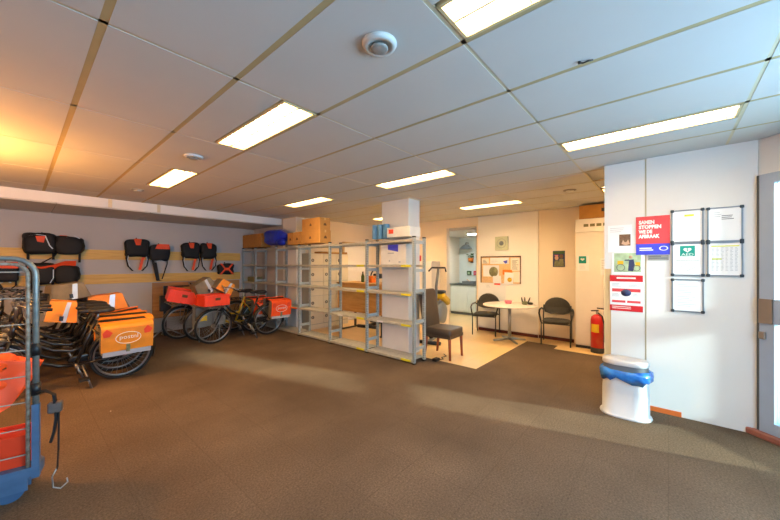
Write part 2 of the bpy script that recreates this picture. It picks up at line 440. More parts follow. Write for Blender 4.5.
# beam and lowered soffit along the back wall
beam = struct(MB().bx(XL, 4.3, 7.28, YB, 2.515, 2.7).build('ceiling_beam', 'wall_white'))
sx = [-2.3, -.95, .40, 1.62, 2.72, 3.6, 4.29]
for i in range(6):
    MB().bx(sx[i] + .008, sx[i + 1] - .008, 7.31, YB - .01, 2.498, 2.514).build('soffit_panel', 'ceiling_board', beam)
for x in (1.02, 1.72): MB().bx(x, x + .05, 7.276, 7.2795, 2.52, 2.66).build('joint_tape', 'grid_tan', beam)

# ceiling grid of panels, bars and lights
GX = [.261 + .6086 * i for i in range(-5, 12)]; GX = [XL + .02] + [g for g in GX if g > XL + .1] + [XF]
GY = [.785 + 1.2 * j for j in range(-3, 6)] + [7.28]
lights_at = []          # (x0, x1, row)
def row_of(y): return min(range(len(GY) - 1), key=lambda j: abs((GY[j] + GY[j + 1]) / 2 - y))
for (x0, x1, y) in ((1.195, 1.470, 2.57), (1.195, 1.470, 4.97), (1.195, 1.470, .19), (3.315, 3.60, .19), (3.315, 3.60, 2.57), (3.315, 3.60, 4.97),
                    (5.75, 6.03, 2.57), (5.75, 6.03, .19), (5.75, 6.03, 4.97)):
    lights_at.append((x0, x1, row_of(y)))
for i in range(len(GX) - 1):
    for j in range(len(GY) - 1):
        a, b, c, d = GX[i], GX[i + 1], GY[j], GY[j + 1]
        segs = [(a, b)]
        for (lx0, lx1, lr) in lights_at:
            if lr == j and lx0 < b and lx1 > a:
                segs = []
                if lx0 - a > .1: segs.append((a, lx0))
                if b - lx1 > .1: segs.append((lx1, b))
        for (p, q) in segs:
            poly = [(p + .017, c + .010), (q - .017, c + .010), (q - .017, d - .010), (p + .017, d - .010)]
            if c < -.3:                                     # trim against the angled street front
                if p > 4.3: continue
                ins = lambda v: front_x(v[1]) - .02 - v[0]
                out = []
                for k in range(len(poly)):
                    u, v = poly[k], poly[(k + 1) % len(poly)]; iu, iv = ins(u), ins(v)
                    if iu >= 0: out.append(u)
                    if iu * iv < 0: f_ = iu / (iu - iv); out.append((u[0] + (v[0] - u[0]) * f_, u[1] + (v[1] - u[1]) * f_))
                poly = out
                if len(poly) < 3: continue
            MB().prism(poly, CEIL - .0015, CEIL + .016).build('ceiling_panel', 'ceiling_board', ceil)
for g in GX[1:-1]: MB().bx(g - .018, g + .018, max(YN + .02, front_y(g) + .03 if g < 4.4 else -.28), 7.27, CEIL + .0005, CEIL + .012).build('grid_bar', 'grid_groove', ceil)
for g in GY[:-1]: MB().bx(XL + .02, min(XF - .02, front_x(g) - .03) if g < -.3 else XF - .02, g - .012, g + .012, CEIL + .0005, CEIL + .010).build('grid_bar', 'grid_tan', ceil)

def make_light():
    L = 1.165; Wd = .27
    t = thing('ceiling_light', '', 'ceiling light', group='recessed fluorescent ceiling lights')
    fr = MB()
    fr.bx(-Wd / 2, -Wd / 2 + .016, -L / 2, L / 2, -.004, .03).bx(Wd / 2 - .016, Wd / 2, -L / 2, L / 2, -.004, .03)
    fr.bx(-Wd / 2, Wd / 2, -L / 2, -L / 2 + .016, -.004, .03).bx(-Wd / 2, Wd / 2, L / 2 - .016, L / 2, -.004, .03)
    fr.build('frame', 'lamp_frame', t)
    MB().bx(-Wd / 2 + .016, Wd / 2 - .016, -L / 2 + .016, L / 2 - .016, .028, .032).build('diffuser', 'tube_glow', t)
    MB().bx(-.006, .006, -L / 2 + .016, L / 2 - .016, .001, .024).build('centre_blade', 'lamp_blade', t)
    me = MB().bx(-Wd / 2 + .016, Wd / 2 - .016, -.002, .002, .004, .022).mesh('cross_blade', 'lamp_blade')
    for k in range(13): put('cross_blade', me, t, (0, -L / 2 + .016 + (k + .5) * (L - .032) / 13, 0))
    return t
proto = make_light()
ll = ['fluorescent ceiling light in front of the larger round ceiling vent', 'small-looking fluorescent ceiling light above the parked bicycles near the beam', 'fluorescent ceiling light over the open carpet, beside the large round vent',
      'long louvred ceiling light beside the poster wall and glass door', 'louvred ceiling light just before the white column', 'ceiling light above the cardboard boxes on the shelving',
      'ceiling light above the round white table', 'ceiling light above the fire extinguisher, mostly hidden by poster wall', 'ceiling light behind the white column near the lockers']
for k, (x0, x1, r) in enumerate(lights_at):
    o = proto if k == 0 else copy_tree(proto)
    o.location = ((x0 + x1) / 2, (GY[r] + GY[r + 1]) / 2, CEIL); o['label'] = ll[k]
    if k >= 6:                                           # tube emission raised at the office end to brighten that room
        for ch in o.children:
            if ch.name.startswith('diffuser'): ch.data = ch.data.copy(); ch.data.materials[0] = MATS['tube_glow_bright']

def vent(px, py, rad, label, flat=False):
    p = on_z(px, py, CEIL); t = thing('ceiling_vent', label, 'ceiling vent', (p.x, p.y, CEIL), group='round ceiling vents')
    if not flat:
        MB().lathe([(0, 0), (rad, 0), (rad, -.01), (rad * .92, -.022), (rad * .66, -.026), (rad * .64, -.012), (0, -.012)], 28).build('ring', 'vent_white', t)
        MB().lathe([(0, -.012), (rad * .2, -.013), (rad * .2, -.024), (rad * .5, -.025), (rad * .5, -.033), (rad * .4, -.036), (0, -.037)], 24).build('centre_disc', 'vent_shade', t)
    else:
        MB().lathe([(0, 0), (rad, 0), (rad, -.008), (rad * .75, -.014), (0, -.014)], 24).build('ring', 'vent_shade', t)
        MB().lathe([(0, -.014), (rad * .6, -.014), (rad * .6, -.022), (0, -.024)], 20).build('centre_disc', 'vent_white', t)
vent(379.4, 43, .088, 'large round white ceiling vent between two fluorescent lights')
vent(193.6, 156, .088, 'round white ceiling vent before the beam, between two ceiling lights')
vent(137.7, 189.7, .08, 'flat round ceiling vent close to the beam over the bicycles', True)
vent(569.7, 190, .09, 'flat round ceiling vent above the cabinet with the cardboard box', True)

p = on_z(578, 61.5, CEIL); q = on_z(593, 58.5, CEIL)
t = thing('ceiling_clip', 'short black wire clip on a ceiling panel over the open floor', 'clip', ((p.x + q.x) / 2, (p.y + q.y) / 2, CEIL - .002))
e_ = Vector((q.x - p.x, q.y - p.y, 0)) / 2
MB().tube([-e_ + Vector((0, 0, -.006)), -e_ * .3 + Vector((.004, 0, -.010)), e_ * .3 + Vector((-.004, 0, -.008)), e_ + Vector((0, 0, -.006))], .004, 6).build('wire', 'plastic_black', t)
MB().cyl(-e_ * .8 + Vector((0, 0, -.012)), -e_ * .8 + Vector((0, 0, 0)), .008, n=8).build('fixing', 'plastic_black', t)

# street front: door in an angled wall
def on_front(t, z): return F0 + FD * t + Vector((0, 0, z))
MF = Matrix((FD, Vector((0, 0, 1)), FN)).transposed()       # local x = along front away from wall, y = up, z = inwards
MFi = Matrix.Translation(F0) @ MF.to_4x4()
DW, DH = .92, 2.335
struct(MB().bx(0, .0, 0, 0, 0, 0).add([], []).bx(-.2, 1.06, DH + .002, 2.72, -.1, .0, MFi).bx(-.2, -.001, 0, 2.72, -.1, .0, MFi).bx(.922, 1.16, 0, 2.7, -.1, 0.03, MFi)
       .bx(1.16, 3.2, 0, .7, -.1, 0, MFi).bx(1.16, 3.2, 2.45, 2.7, -.1, 0, MFi).bx(3.1, 3.6, 0, 2.7, -.1, 0, MFi).build('wall_street', 'wall_white'))
struct(MB().bx(1.16, 3.1, .7, 2.45, -.08, -.06, MFi).build('window_1', 'plastic_white'))  # assumed window out of view, opaque; the added area lamp gives its daylight
struct(MB().bevbox(-.06, 1.7, 0, .055, -.1, .075, .008, MFi).build('trim_2', 'sill_red'))
door = thing('door_2', '', '', F0 + FN * .0, M=MF); del door['category']; del door['label']; struct(door)
MB().bx(.0, .022, .055, DH, -.02, .035).build('door_frame', 'door_dark', door)
MB().bx(.024, .125, .06, DH, -.01, .045).bx(DW - .1, DW, .06, DH, -.01, .045).bx(.125, DW - .1, DH - .085, DH, -.01, .045).bx(.125, DW - .1, .06, .16, -.01, .045).build('door_leaf', 'door_grey', door)
MB().bx(.125, DW - .1, 1.02, 1.235, -.005, .05).build('mid_rail', 'door_grey', door)
MB().bx(.028, .118, 1.02, 1.235, .045, .06).build('lock_plate', 'lockplate', door)
MB().bevbox(.03, .075, .88, .945, .045, .07, .006).build('lock_cylinder', 'lockplate', door)
MB().bx(.125, DW - .1, 1.235, DH - .085, .012, .02).build('pane', 'glass', door)
MB().bx(.125, DW - .1, .16, 1.02, .012, .02).build('pane', 'glass', door)
# pavement and an unseen low block added to shade the carpet by the door
struct(MB().bevbox(-.6, 3.2, -.1, .42, -.75, -.6, .02, MFi).build('wall_sun_block', 'pavement'))
struct(MB().bx(-6, 26, -30, 4, -.2, -.12).build('ground_street', 'pavement'))

# ------------------------------------------------------------------ things on the right wall
def wall_thing(name, label, cat, px0, py0, px1, py1, X=XW, off=.0015, group=None):
    a = on_x(px0, py0, X); b = on_x(px1, py1, X)
    w = a.y - b.y; h = a.z - b.z
    t = thing(name, label, cat, (X - off, (a.y + b.y) / 2, (a.z + b.z) / 2), group=group, M=ON_X)
    return t, w, h
def rect(t, name, m, x0, x1, y0, y1, z0=0., z1=.002): return MB().bx(x0, x1, y0, y1, z0, z1).build(name, m, t)
def textlines(t, x0, x1, ytop, n, step, th, m, z, seed, name='printed_text', ragged=True):
    rnd = random.Random(seed); b = MB()
    for k in range(n):
        y = ytop - k * step
        b.bx(x0, x0 + (x1 - x0) * (rnd.uniform(.55, 1) if ragged else 1), y - th, y, z, z + .0004)
    return b.build(name, m, t)
fw, fh = .238, .328
def snap_frame(px0, py0, px1, py1, label):
    t, w, h = wall_thing('poster_frame', label, 'picture frame', px0, py0, px1, py1, group='snap frames on the white wall'); w, h = fw, fh
    rect(t, 'paper_sheet', 'paper', -w / 2 + .006, w / 2 - .006, -h / 2 + .006, h / 2 - .006, 0, .006)
    for (x0, x1, y0, y1) in ((-w / 2, -w / 2 + .012, -h / 2, h / 2), (w / 2 - .012, w / 2, -h / 2, h / 2), (-w / 2, w / 2, -h / 2, -h / 2 + .012), (-w / 2, w / 2, h / 2 - .012, h / 2)):
        MB().bx(x0, x1, y0, y1, 0, .011).build('frame_bar', 'frame_alu', t)
    for sx_ in (-1, 1):
        for sy_ in (-1, 1):
            MB().bevbox(sx_ * (w / 2 - .008) - .014, sx_ * (w / 2 - .008) + .014, sy_ * (h / 2 - .008) - .014, sy_ * (h / 2 - .008) + .014, 0, .016, .005).build('corner_cap', 'corner_dark', t)
    return t
t = snap_frame(671, 210.4, 703.8, 242.7, 'silver snap frame with a typed letter under a yellow highlighted heading')
rect(t, 'highlight', 'lime', -.02, .05, .095, .115, .006, .0066); textlines(t, -.07, .08, .07, 3, .02, .004, 'ink_grey', .006, 1); textlines(t, -.07, .08, -.01, 2, .02, .004, 'ink_grey', .006, 2)
t = snap_frame(707, 208, 743, 241.5, 'silver snap frame with a sparsely typed sheet, topmost beside the glass door')
textlines(t, -.075, -.01, .115, 3, .018, .004, 'ink_grey', .006, 3); textlines(t, -.02, .09, .085, 3, .016, .006, 'ink_dark', .006, 4)
t = snap_frame(671.5, 243.4, 704, 276, 'silver snap frame with the green AED sign')
rect(t, 'green_sign', 'teal', -.055, .055, .03, .135, .006, .0068)
hp = [(.03 * (16 * math.sin(a) ** 3) / 16, .026 * (13 * math.cos(a) - 5 * math.cos(2 * a) - 2 * math.cos(3 * a) - math.cos(4 * a)) / 16 + .093) for a in [2 * math.pi * k / 24 for k in range(24)]]
MB().prism(hp, .0068, .0074).build('heart_symbol', 'print_white', t)
MB().prism([(.004, .112), (-.010, .090), (-.001, .090), (-.006, .072), (.010, .096), (.001, .096)], .0074, .008).build('flash_symbol', 'teal', t)
lettering('AED', .036, 'print_white', t, (-.045, .036, .0072), w=.09)
rect(t, 'printed_line', 'ink_dark', -.085, .085, -.012, -.008, .006, .0065)
MB().tube([(-.05, -.07, .0065), (.01, -.04, .0065), (.06, -.075, .0065), (0, -.115, .0065)], .0015, 4, closed=True).build('drawn_outline', 'ink_dark', t)
t = snap_frame(707, 242, 743, 277, 'silver snap frame with a yellow-headed name table')
rect(t, 'highlight', 'lime', -.09, .095, .118, .128, .006, .0066); rect(t, 'highlight', 'lime', -.085, -.02, -.005, .007, .006, .0066)
for c_ in range(6): textlines(t, -.088 + c_ * .031, -.068 + c_ * .031, .108, 18, .0125, .004, 'ink_grey', .006, 20 + c_)
t = snap_frame(671.5, 279.6, 704, 312.4, 'silver snap frame with a full page of text, lowest on the wall')
for q, yy in enumerate((.11, .05, -.01, -.07)): textlines(t, -.075, .085, yy, 3 if q else 2, .016, .004, 'ink_grey', .006, 40 + q)

t, w, h = wall_thing('red_poster', 'red and blue poster reading SAMEN STOPPEN WE DE AFBRAAK', 'poster', 636, 217.4, 670, 254.4, off=.004)
rect(t, 'sheet', 'poster_red', -w / 2, w / 2, -h / 2 + .115, h / 2); rect(t, 'blue_field', 'print_blue', -w / 2, w / 2, -h / 2, -h / 2 + .115)
for k, (s_, ww) in enumerate((('SAMEN', .13), ('STOPPEN', .185), ('WE DE', .115), ('AFBRAAK', .175))):
    lettering(s_, .050, 'print_white', t, (-w / 2 + .025, h / 2 - .078 - .050 * k, .0021), w=ww, bold=.003)
for k, s_ in enumerate(('WIJ BEWEREN EN', 'STRIJDEN MEE')): textlines(t, -w / 2 + .03, w / 2 - .1, -h / 2 + .075 - .02 * k, 1, .02, .012, 'print_white', .002, 60 + k)
MB().lathe([(.03, .0021), (.03, .0026), (.022, .0026), (.022, .0021)], 24, Matrix.Translation((w / 2 - .05, -h / 2 + .065, 0)), 1.2, .8).build('round_mark', 'print_white', t)
t, w, h = wall_thing('wall_plate', 'narrow grey name plate under the red and blue poster', 'sign', 648, 255.2, 668.7, 260.2)
rect(t, 'plate', 'vent_shade', -w / 2, w / 2, -h / 2, h / 2, 0, .003)
textlines(t, -w / 2 + .006, w / 2 - .006, h / 2 - .010, 2, .018, .009, 'ink_dark', .003, 8)
t, w, h = wall_thing('paper_notice', 'white paper notice with a small animal photo, beside the red poster', 'notice', 608, 226, 632, 252)
rect(t, 'sheet', 'paper', -w / 2, w / 2, -h / 2, h / 2)
rect(t, 'photo', 'fur_brown', -.005, w / 2 - .012, -h / 2 + .07, -h / 2 + .195, .002, .0026)
MB().prism([(.015, -.06), (.03, -.015), (.045, -.04), (.06, -.04), (.075, -.01), (.09, -.06), (.055, -.075)], .0026, .0031).build('photo_shape', 'skin_tint', t)
textlines(t, -w / 2 + .02, w / 2 - .03, h / 2 - .03, 3, .02, .004, 'ink_grey', .002, 9)
t, w, h = wall_thing('picture_notice', 'paper with a drawing of a figure beside a delivery bicycle', 'notice', 612, 253, 642.5, 274.6)
rect(t, 'sheet', 'paper', -w / 2, w / 2, -h / 2, h / 2); rect(t, 'picture_ground', 'scene_green', -w / 2 + .02, w / 2 - .012, -h / 2 + .025, h / 2 - .004, .002, .0025)
MB().torus((-.055, -.045, .004), (0, 0, 1), .036, .003, 20, 5).build('drawn_wheel', 'ink_dark', t)
MB().torus((.085, -.05, .004), (0, 0, 1), .030, .003, 20, 5).build('drawn_wheel', 'ink_dark', t)
MB().prism([(.01, -.08), (.02, .04), (.06, .045), (.07, -.02), (.055, -.085)], .0025, .0032).prism([(-.02, .03), (.02, .03), (.02, .045), (-.02, .042)], .0025, .0031).build('drawn_coat', 'navy', t)
MB().lathe([(0, .0034), (.017, .0034), (.017, .0025)], 14, Matrix.Translation((.035, .07, 0))).build('drawn_head', 'skin_tint', t)
for q_ in ((-.085, -.03, -.01, .03), (.075, .115, -.03, .015)): MB().bx(*q_, .0025, .003).build('drawn_bag', 'machine_yellow', t)
t, w, h = wall_thing('red_notice', 'white notice with red bands and a dark blue oval', 'notice', 610, 275, 643, 312.5)
rect(t, 'sheet', 'paper', -w / 2, w / 2, -h / 2, h / 2)
rect(t, 'red_band', 'sheet_red', -w / 2, w / 2, h / 2 - .07, h / 2, .002, .0026); rect(t, 'red_band', 'sheet_red', -w / 2, w / 2, -h / 2, -h / 2 + .065, .002, .0026)
rect(t, 'red_band', 'poster_red', -w / 2 + .02, w / 2 - .02, .015, .05, .002, .0026)
rect(t, 'red_band', 'poster_red', -w / 2 + .02, -.005, -.105, -.08, .002, .0026); rect(t, 'red_band', 'poster_red', .01, w / 2 - .02, -.105, -.08, .002, .0026)
MB().lathe([(0, .0036), (.046, .0036), (.046, .0026)], 28, Matrix.Translation((0, .005, 0)), 1, .82).build('blue_oval', 'navy', t)
textlines(t, -.085, .085, h / 2 - .022, 1, .02, .017, 'print_white', .0026, 5, ragged=False)
textlines(t, -w / 2 + .02, .06, -h / 2 + .05, 2, .018, .006, 'print_white', .0026, 6)
textlines(t, -w / 2 + .02, -.03, .105, 3, .014, .004, 'ink_grey', .002, 7); textlines(t, .02, w / 2 - .03, .105, 3, .014, .004, 'ink_grey', .002, 11)
textlines(t, -w / 2 + .02, -.055, -.005, 3, .014, .004, 'ink_grey', .002, 12); textlines(t, .06, w / 2 - .03, -.005, 3, .014, .004, 'ink_grey', .002, 13)

# ------------------------------------------------------------------ waste bin
def stadium(hx, hy, n=10, bow=.0):
    r = hy; out = []
    for k in range(n + 1):
        a = -math.pi / 2 + math.pi * k / n; out.append((hx - r + r * math.cos(a), r * math.sin(a)))
    for k in range(n + 1):
        a = math.pi / 2 + math.pi * k / n; out.append((-hx + r + r * math.cos(a), r * math.sin(a)))
    return out
def loft(rings, cap0=True, cap1=True):
    b = MB(); n = len(rings[0]); vs = [p for r_ in rings for p in r_]; fs = []
    for i in range(len(rings) - 1):
        for k in range(n): fs.append((i * n + k, i * n + (k + 1) % n, (i + 1) * n + (k + 1) % n, (i + 1) * n + k))
    b.add(vs, fs, True)
    o = len(vs)
    if cap0: b.add(rings[0], [tuple(range(n))[::-1]])
    if cap1: b.add(rings[-1], [tuple(range(n))])
    return b
def ringz(hx, hy, z, wob=0., seed=0, zw=0.):
    rnd = random.Random(seed); p = stadium(hx, hy)
    ph = rnd.uniform(0, 6)
    return [(x * (1 + wob * math.sin(k * 1.9 + ph)), y * (1 + wob * math.sin(k * 2.3 + ph)), z + zw * math.sin(k * 1.1 + ph) + zw * .6 * math.sin(k * 2.7)) for k, (x, y) in enumerate(p)]
t = thing('waste_bin', 'oval white plastic waste bin with a blue liner against the wall', 'bin', (4.085, .335, 0), R(90))
loft([ringz(.218, .148, 0), ringz(.222, .152, .008), ringz(.218, .148, .022), ringz(.200, .130, .03), ringz(.198, .128, .25), ringz(.188, .121, .46)], True, True).build('body', 'bin_white', t)
loft([ringz(.190, .123, .45), ringz(.188, .121, .525)], False, False).build('swing_band', 'bin_band', t)
loft([ringz(.196, .130, .522), ringz(.199, .133, .53), ringz(.197, .131, .558), ringz(.190, .124, .568), ringz(.12, .06, .572)], True, True).build('lid', 'bin_lid', t)
loft([ringz(.194, .128, .47, .0, 1, .004), ringz(.212, .146, .478, .02, 2, .008), ringz(.226, .160, .44, .03, 3, .015), ringz(.222, .156, .395, .04, 4, .022), ringz(.206, .140, .365, .03, 5, .024), ringz(.196, .128, .40, 0, 6)], False, False).build('liner_bag', 'bin_blue_film', t)

# ------------------------------------------------------------------ metal shelving
SX0, SX1 = 3.97, 4.28
UY = [2.96, 3.98, 5.0, 6.05, 7.0, 8.0, 8.70]
SZ = [.06, .60, 1.08, 1.53, 1.925]
t = thing('metal_shelving', 'long galvanised steel shelving row in open bays with yellow label strips', 'shelving', (0, 0, 0))
um = MB().bx(-.02, .02, -.02, -.016, 0, 1.965).bx(-.02, -.016, -.02, .02, 0, 1.965).bx(-.02, .02, .016, .02, 0, 1.965).mesh('upright', 'galvanised')
sl = MB()
for k in range(62): sl.bx(-.0206, -.02, -.006, .006, .05 + k * .03, .062 + k * .03)
for k in range(62): sl.bx(-.008, .004, -.0206, -.02, .05 + k * .03, .062 + k * .03)
sm = sl.mesh('slot_row', 'slot_dark')
cap = MB().bevbox(-.024, .024, -.024, .024, 1.955, 1.975, .004).mesh('end_cap', 'plastic_black')
foot = MB().bx(-.026, .026, -.026, .026, 0, .02).mesh('foot', 'plastic_black')
for j, y in enumerate(UY):
    for x in (SX0 + .02, SX1 - .02):
        u = put('upright', um, t, (x, y, 0))
        put('slot_row', sm, u)
        put('end_cap', cap, u); put('foot', foot, u)
    for z in (.2, .62, 1.1, 1.42, 1.86):
        MB().bx(SX0 + .04, SX1 - .04, y - .008, y + .008, z, z + .05).build('side_rung', 'galvanised', t)
for j in range(len(UY) - 1):
    for k, z in enumerate(SZ):
        zz = z + (0 if j < 3 else .0)
        b = MB().bx(SX0 + .002, SX1 - .002, UY[j] + .022, UY[j + 1] - .022, zz - .004, zz)
        b.bx(SX0 - .002, SX0 + .004, UY[j] + .022, UY[j + 1] - .022, zz - .034, zz + .002).bx(SX1 - .004, SX1 + .002, UY[j] + .022, UY[j + 1] - .022, zz - .034, zz + .002)
        s_ = b.build('shelf', 'galv_shelf', t)
        if j < 2 and k < 4:
            MB().bx(SX0 - .005, SX0 - .0025, UY[j] + .05, UY[j] + .24, zz - .032, zz + .002).build('label_strip', 'yellow_label', s_)
            if k in (1,): MB().bx(SX0 - .005, SX0 - .0025, UY[j] + .62, UY[j] + .76, zz - .03, zz).build('label_card', 'white_label', s_)
        if j == 3 and k == 1: MB().bx(SX0 - .005, SX0 - .0025, UY[j] - .25 + .3, UY[j] + .35, zz - .032, zz + .002).build('label_strip', 'orange_strip', s_)

# things on and in the shelving
TOP = 1.977
def carton(y0, y1, x0, x1, z, h, label, m='cardboard', rz=0., group='cartons on the shelving', marks=True):
    t = thing('cardboard_box', label, 'box', ((x0 + x1) / 2, (y0 + y1) / 2, z), rz, group)
    w, d = (x1 - x0) / 2, (y1 - y0) / 2
    MB().bevbox(-w, w, -d, d, 0, h, .004).build('carton_body', m, t)
    MB().bx(-.02, .02, -d - .001, d + .001, h - .05, h + .001).build('tape', 'tape', t)
    MB().bx(-w - .001, w + .001, -.001, .001, h - .001, h + .001).build('flap_joint', 'print_brown', t)
    if marks:
        MB().prism([(-.04, .0), (.04, 0), (.03, .035), (0, .06), (-.03, .035)], .0, .0012, Matrix.Translation((-w, 0, h * .35)) @ ON_X.to_4x4()).build('print_mark', 'print_brown', t)
        MB().prism([(-.04, .0), (.04, 0), (.03, .035), (0, .06), (-.03, .035)], .0, .0012, Matrix.Translation((0, -d, h * .35)) @ ON_Y.to_4x4()).build('print_mark', 'print_brown', t)
    return t
n_ = 0
for k in range(5):
    carton(8.70 - .2 * (k + 1) + .004, 8.70 - .2 * k - .004, 3.98, 4.24, TOP, .34, 'upright brown carton in the tight row on the shelving by the back wall', 'cardboard_dark', marks=False)
carton(6.30, 6.53, 4.0, 4.26, TOP, .27, 'small brown carton beside the blue plastic bag on the shelving')
carton(6.03, 6.27, 4.0, 4.26, TOP, .27, 'small brown carton between two others on top of the shelving')
carton(5.32, 5.98, 3.99, 4.27, TOP, .27, 'wide lower carton of the stack of two on the shelving')
carton(5.34, 5.96, 4.0, 4.27, TOP + .273, .25, 'wide upper carton of the stack of two on the shelving')
t = thing('plastic_bag', 'crumpled shiny blue plastic bag on top of the shelving', 'bag', (4.1, 7.2, TOP))
MB().puff((0, 0, .215), (.30, .92, .38), .75, 28, 18, None, .13, 4).build('bag_body', 'blue_film', t)
MB().puff((-.08, -.36, .08), (.12, .34, .14), .8, 14, 10, None, .2, 9).build('bag_fold', 'blue_film', t)
for k in range(3):
    p = (4.08, 3.86 - .125 * k)
    o = MB().lathe([(.018, 0), (.056, 0), (.058, .01), (.058, .23), (.056, .24), (.018, .24), (.018, 0)], 20).build('paper_roll', 'cyan_roll'); o.location = (p[0], p[1], TOP)
    tag(o, 'blue paper roll standing on the shelving end by the column', 'paper roll', 'blue rolls on the shelving')
t = thing('white_carton', 'white carton with an orange-red label on the shelving end', 'box', (4.12, 3.27, TOP))
MB().bevbox(-.14, .14, -.24, .24, 0, .16, .006).build('carton_body', 'plastic_white', t)
MB().bx(-.1412, -.14, .1, .2, .06, .13).build('red_label', 'print_red', t)
t = thing('white_carton', 'tall white carton with a blue label inside the end bay', 'box', (4.14, 3.42, 1.532))
MB().bevbox(-.11, .11, -.27, .27, 0, .33, .006).build('carton_body', 'plastic_white', t)
MB().prism([(-.11, .36 - .03), (-.11, .25), (.11, .21), (.11, .33)], 0, .0015, Matrix.Translation((-.11, 0, 0)) @ ON_X.to_4x4()).build('blue_label', 'print_blue', t)
for q_ in ((-.02, .11, .18, .2), (.06, .09, .05, .08), (-.16, -.12, .03, .06)): MB().bx(-.112, -.11, *q_).build('printed_mark', 'ink_grey', t)
t = thing('office_lamp', 'dark clutter box with a looped handle on the far shelf', 'box', (4.12, 8.30, 1.082))
MB().bevbox(-.12, .12, -.17, .17, 0, .13, .01).build('case', 'olive', t); MB().torus((-.02, 0, .13), (1, 0, 0), .09, .012, 16, 6, 0, math.pi).build('handle', 'plastic_black', t)
bpy.data.objects['office_lamp'].name = 'storage_case'

# ------------------------------------------------------------------ lockers
t = thing('locker_cabinet', 'cream locker cabinet with small round locks behind the shelving', 'locker', (4.45, 6.33, 0))
MB().bx(0, 1.2, .02, .31, .0, 1.80).build('body', 'locker_side', t)
MB().bx(0.0, 1.2, .0, .02, .0, .11).build('plinth', 'locker_cream', t)
for c_ in range(3):
    for r_ in range(5):
        z = .12 + r_ * .336
        d = MB().bevbox(c_ * .4 + .004, c_ * .4 + .396, -.004, .019, z + .004, z + .332, .003).build('locker_door', 'locker_cream', t)
        x = c_ * .4 + .09
        MB().tube([(x + .03 * math.cos(q), -.008, z + .17 + .03 * math.sin(q)) for q in [2 * math.pi * k / 12 for k in range(12)]], .008, 5, closed=True).build('lock_ring', 'plastic_black', d)
        MB().cyl((x, -.012, z + .17), (x, 0, z + .17), .014, n=10).build('lock_core', 'alu', d)
t = thing('cardboard_flat', 'flat brown cardboard lid lying on the lockers', 'box', (4.5, 6.36, 1.802))
MB().bevbox(.3, 1.15, 0, .26, 0, .05, .004).build('lid', 'cardboard_dark', t); MB().bx(.5, .9, -.001, .261, .02, .0512).build('tape', 'tape', t)
# door in partition
struct(MB().bx(5.78, 6.62, YP - .03, YP - .001, .002, 2.1).build('door_3', 'panel_white'))
MB().bx(5.73, 5.78, YP - .045, YP - .001, 0, 2.15).bx(6.62, 6.67, YP - .045, YP - .001, 0, 2.15).bx(5.73, 6.67, YP - .045, YP - .001, 2.1, 2.15).build('door_frame', 'post_wood', bpy.data.objects['door_3'])

# desk with wooden front behind the shelving
t = thing('wooden_desk', 'brown wooden desk front standing behind the shelving', 'desk', (4.95, 4.5, 0))
MB().bevbox(0, .03, 0, 1.42, .47, 1.10, .004).build('modesty_panel', 'desk_wood', t)
MB().bevbox(-.015, .6, -.02, 1.44, 1.1, 1.125, .004).build('desk_top', 'desk_wood', t)
for yy in (.06, 1.36):
    MB().bx(.05, .09, yy - .02, yy + .02, 0, 1.1).bx(.5, .54, yy - .02, yy + .02, 0, 1.1).bx(.02, .6, yy - .025, yy + .025, 0, .03).build('leg_frame', 'chair_metal', t)
t = thing('orange_box', 'small orange box on the wooden desk', 'box', (5.2, 5.05, 1.132))
MB().bevbox(-.07, .07, -.08, .08, 0, .15, .006).build('carton_body', 'orange_bag', t); MB().bx(-.02, .02, -.081, .081, .1, .151).build('tape', 'tape', t)
t = thing('water_bottle', 'dark green bottle on the wooden desk', 'bottle', (5.16, 5.28, 1.132))
MB().lathe([(0, 0), (.036, 0), (.038, .02), (.038, .14), (.016, .19), (.014, .22), (0, .22)], 16).build('bottle_body', 'plant_green', t); MB().cyl((0, 0, .218), (0, 0, .24), .017, n=12).build('cap', 'plastic_black', t)

# fitness machines
def trainer(name, loc, rz, label, wheel=True):
    t = thing(name, label, 'exercise machine', loc, rz, 'exercise machines behind the shelving')
    MB().bevbox(-.55, .55, -.04, .04, .02, .09, .01).build('base_beam', 'plastic_black', t)
    for x in (-.55, .5): MB().cyl((x, -.28, .04), (x, .28, .04), .04, n=12).build('foot_bar', 'plastic_black', t)
    w = MB().torus((-.3, 0, .38), (0, 1, 0), .24, .035, 30, 8).build('flywheel', 'rubber', t)
    MB().torus((-.3, 0, .38), (0, 1, 0), .19, .014, 26, 6).build('rim', 'alu', w)
    sp = MB()
    for k in range(6):
        q = k * math.pi / 3; sp.cyl((-.3, 0, .38), (-.3 + .19 * math.cos(q), 0, .38 + .19 * math.sin(q)), .01, n=6)
    sp.build('spokes', 'alu', w)
    MB().tube([(-.2, 0, .09), (-.12, 0, .7), (-.02, 0, 1.2)], .03, 10).build('column_tube', 'machine_grey', t)
    MB().bevbox(-.1, .1, -.11, .11, 1.18, 1.3, .02).build('display', 'plastic_black', t)
    for s_ in (-1, 1):
        MB().tube([(-.1, s_ * .2, .35), (-.1, s_ * .22, .9), (-.06, s_ * .23, 1.12), (.04, s_ * .23, 1.3), (.16, s_ * .22, 1.42)], .017, 8).build('arm', 'plastic_black', t)
        MB().bevbox(.1, .45, s_ * .2 - .06, s_ * .2 + .06, .26, .30, .01).build('pedal', 'plastic_black', t)
    return t
trainer('cross_trainer', (6.05, 5.62, 0), R(15), 'black cross trainer with curved arms behind the wooden desk')

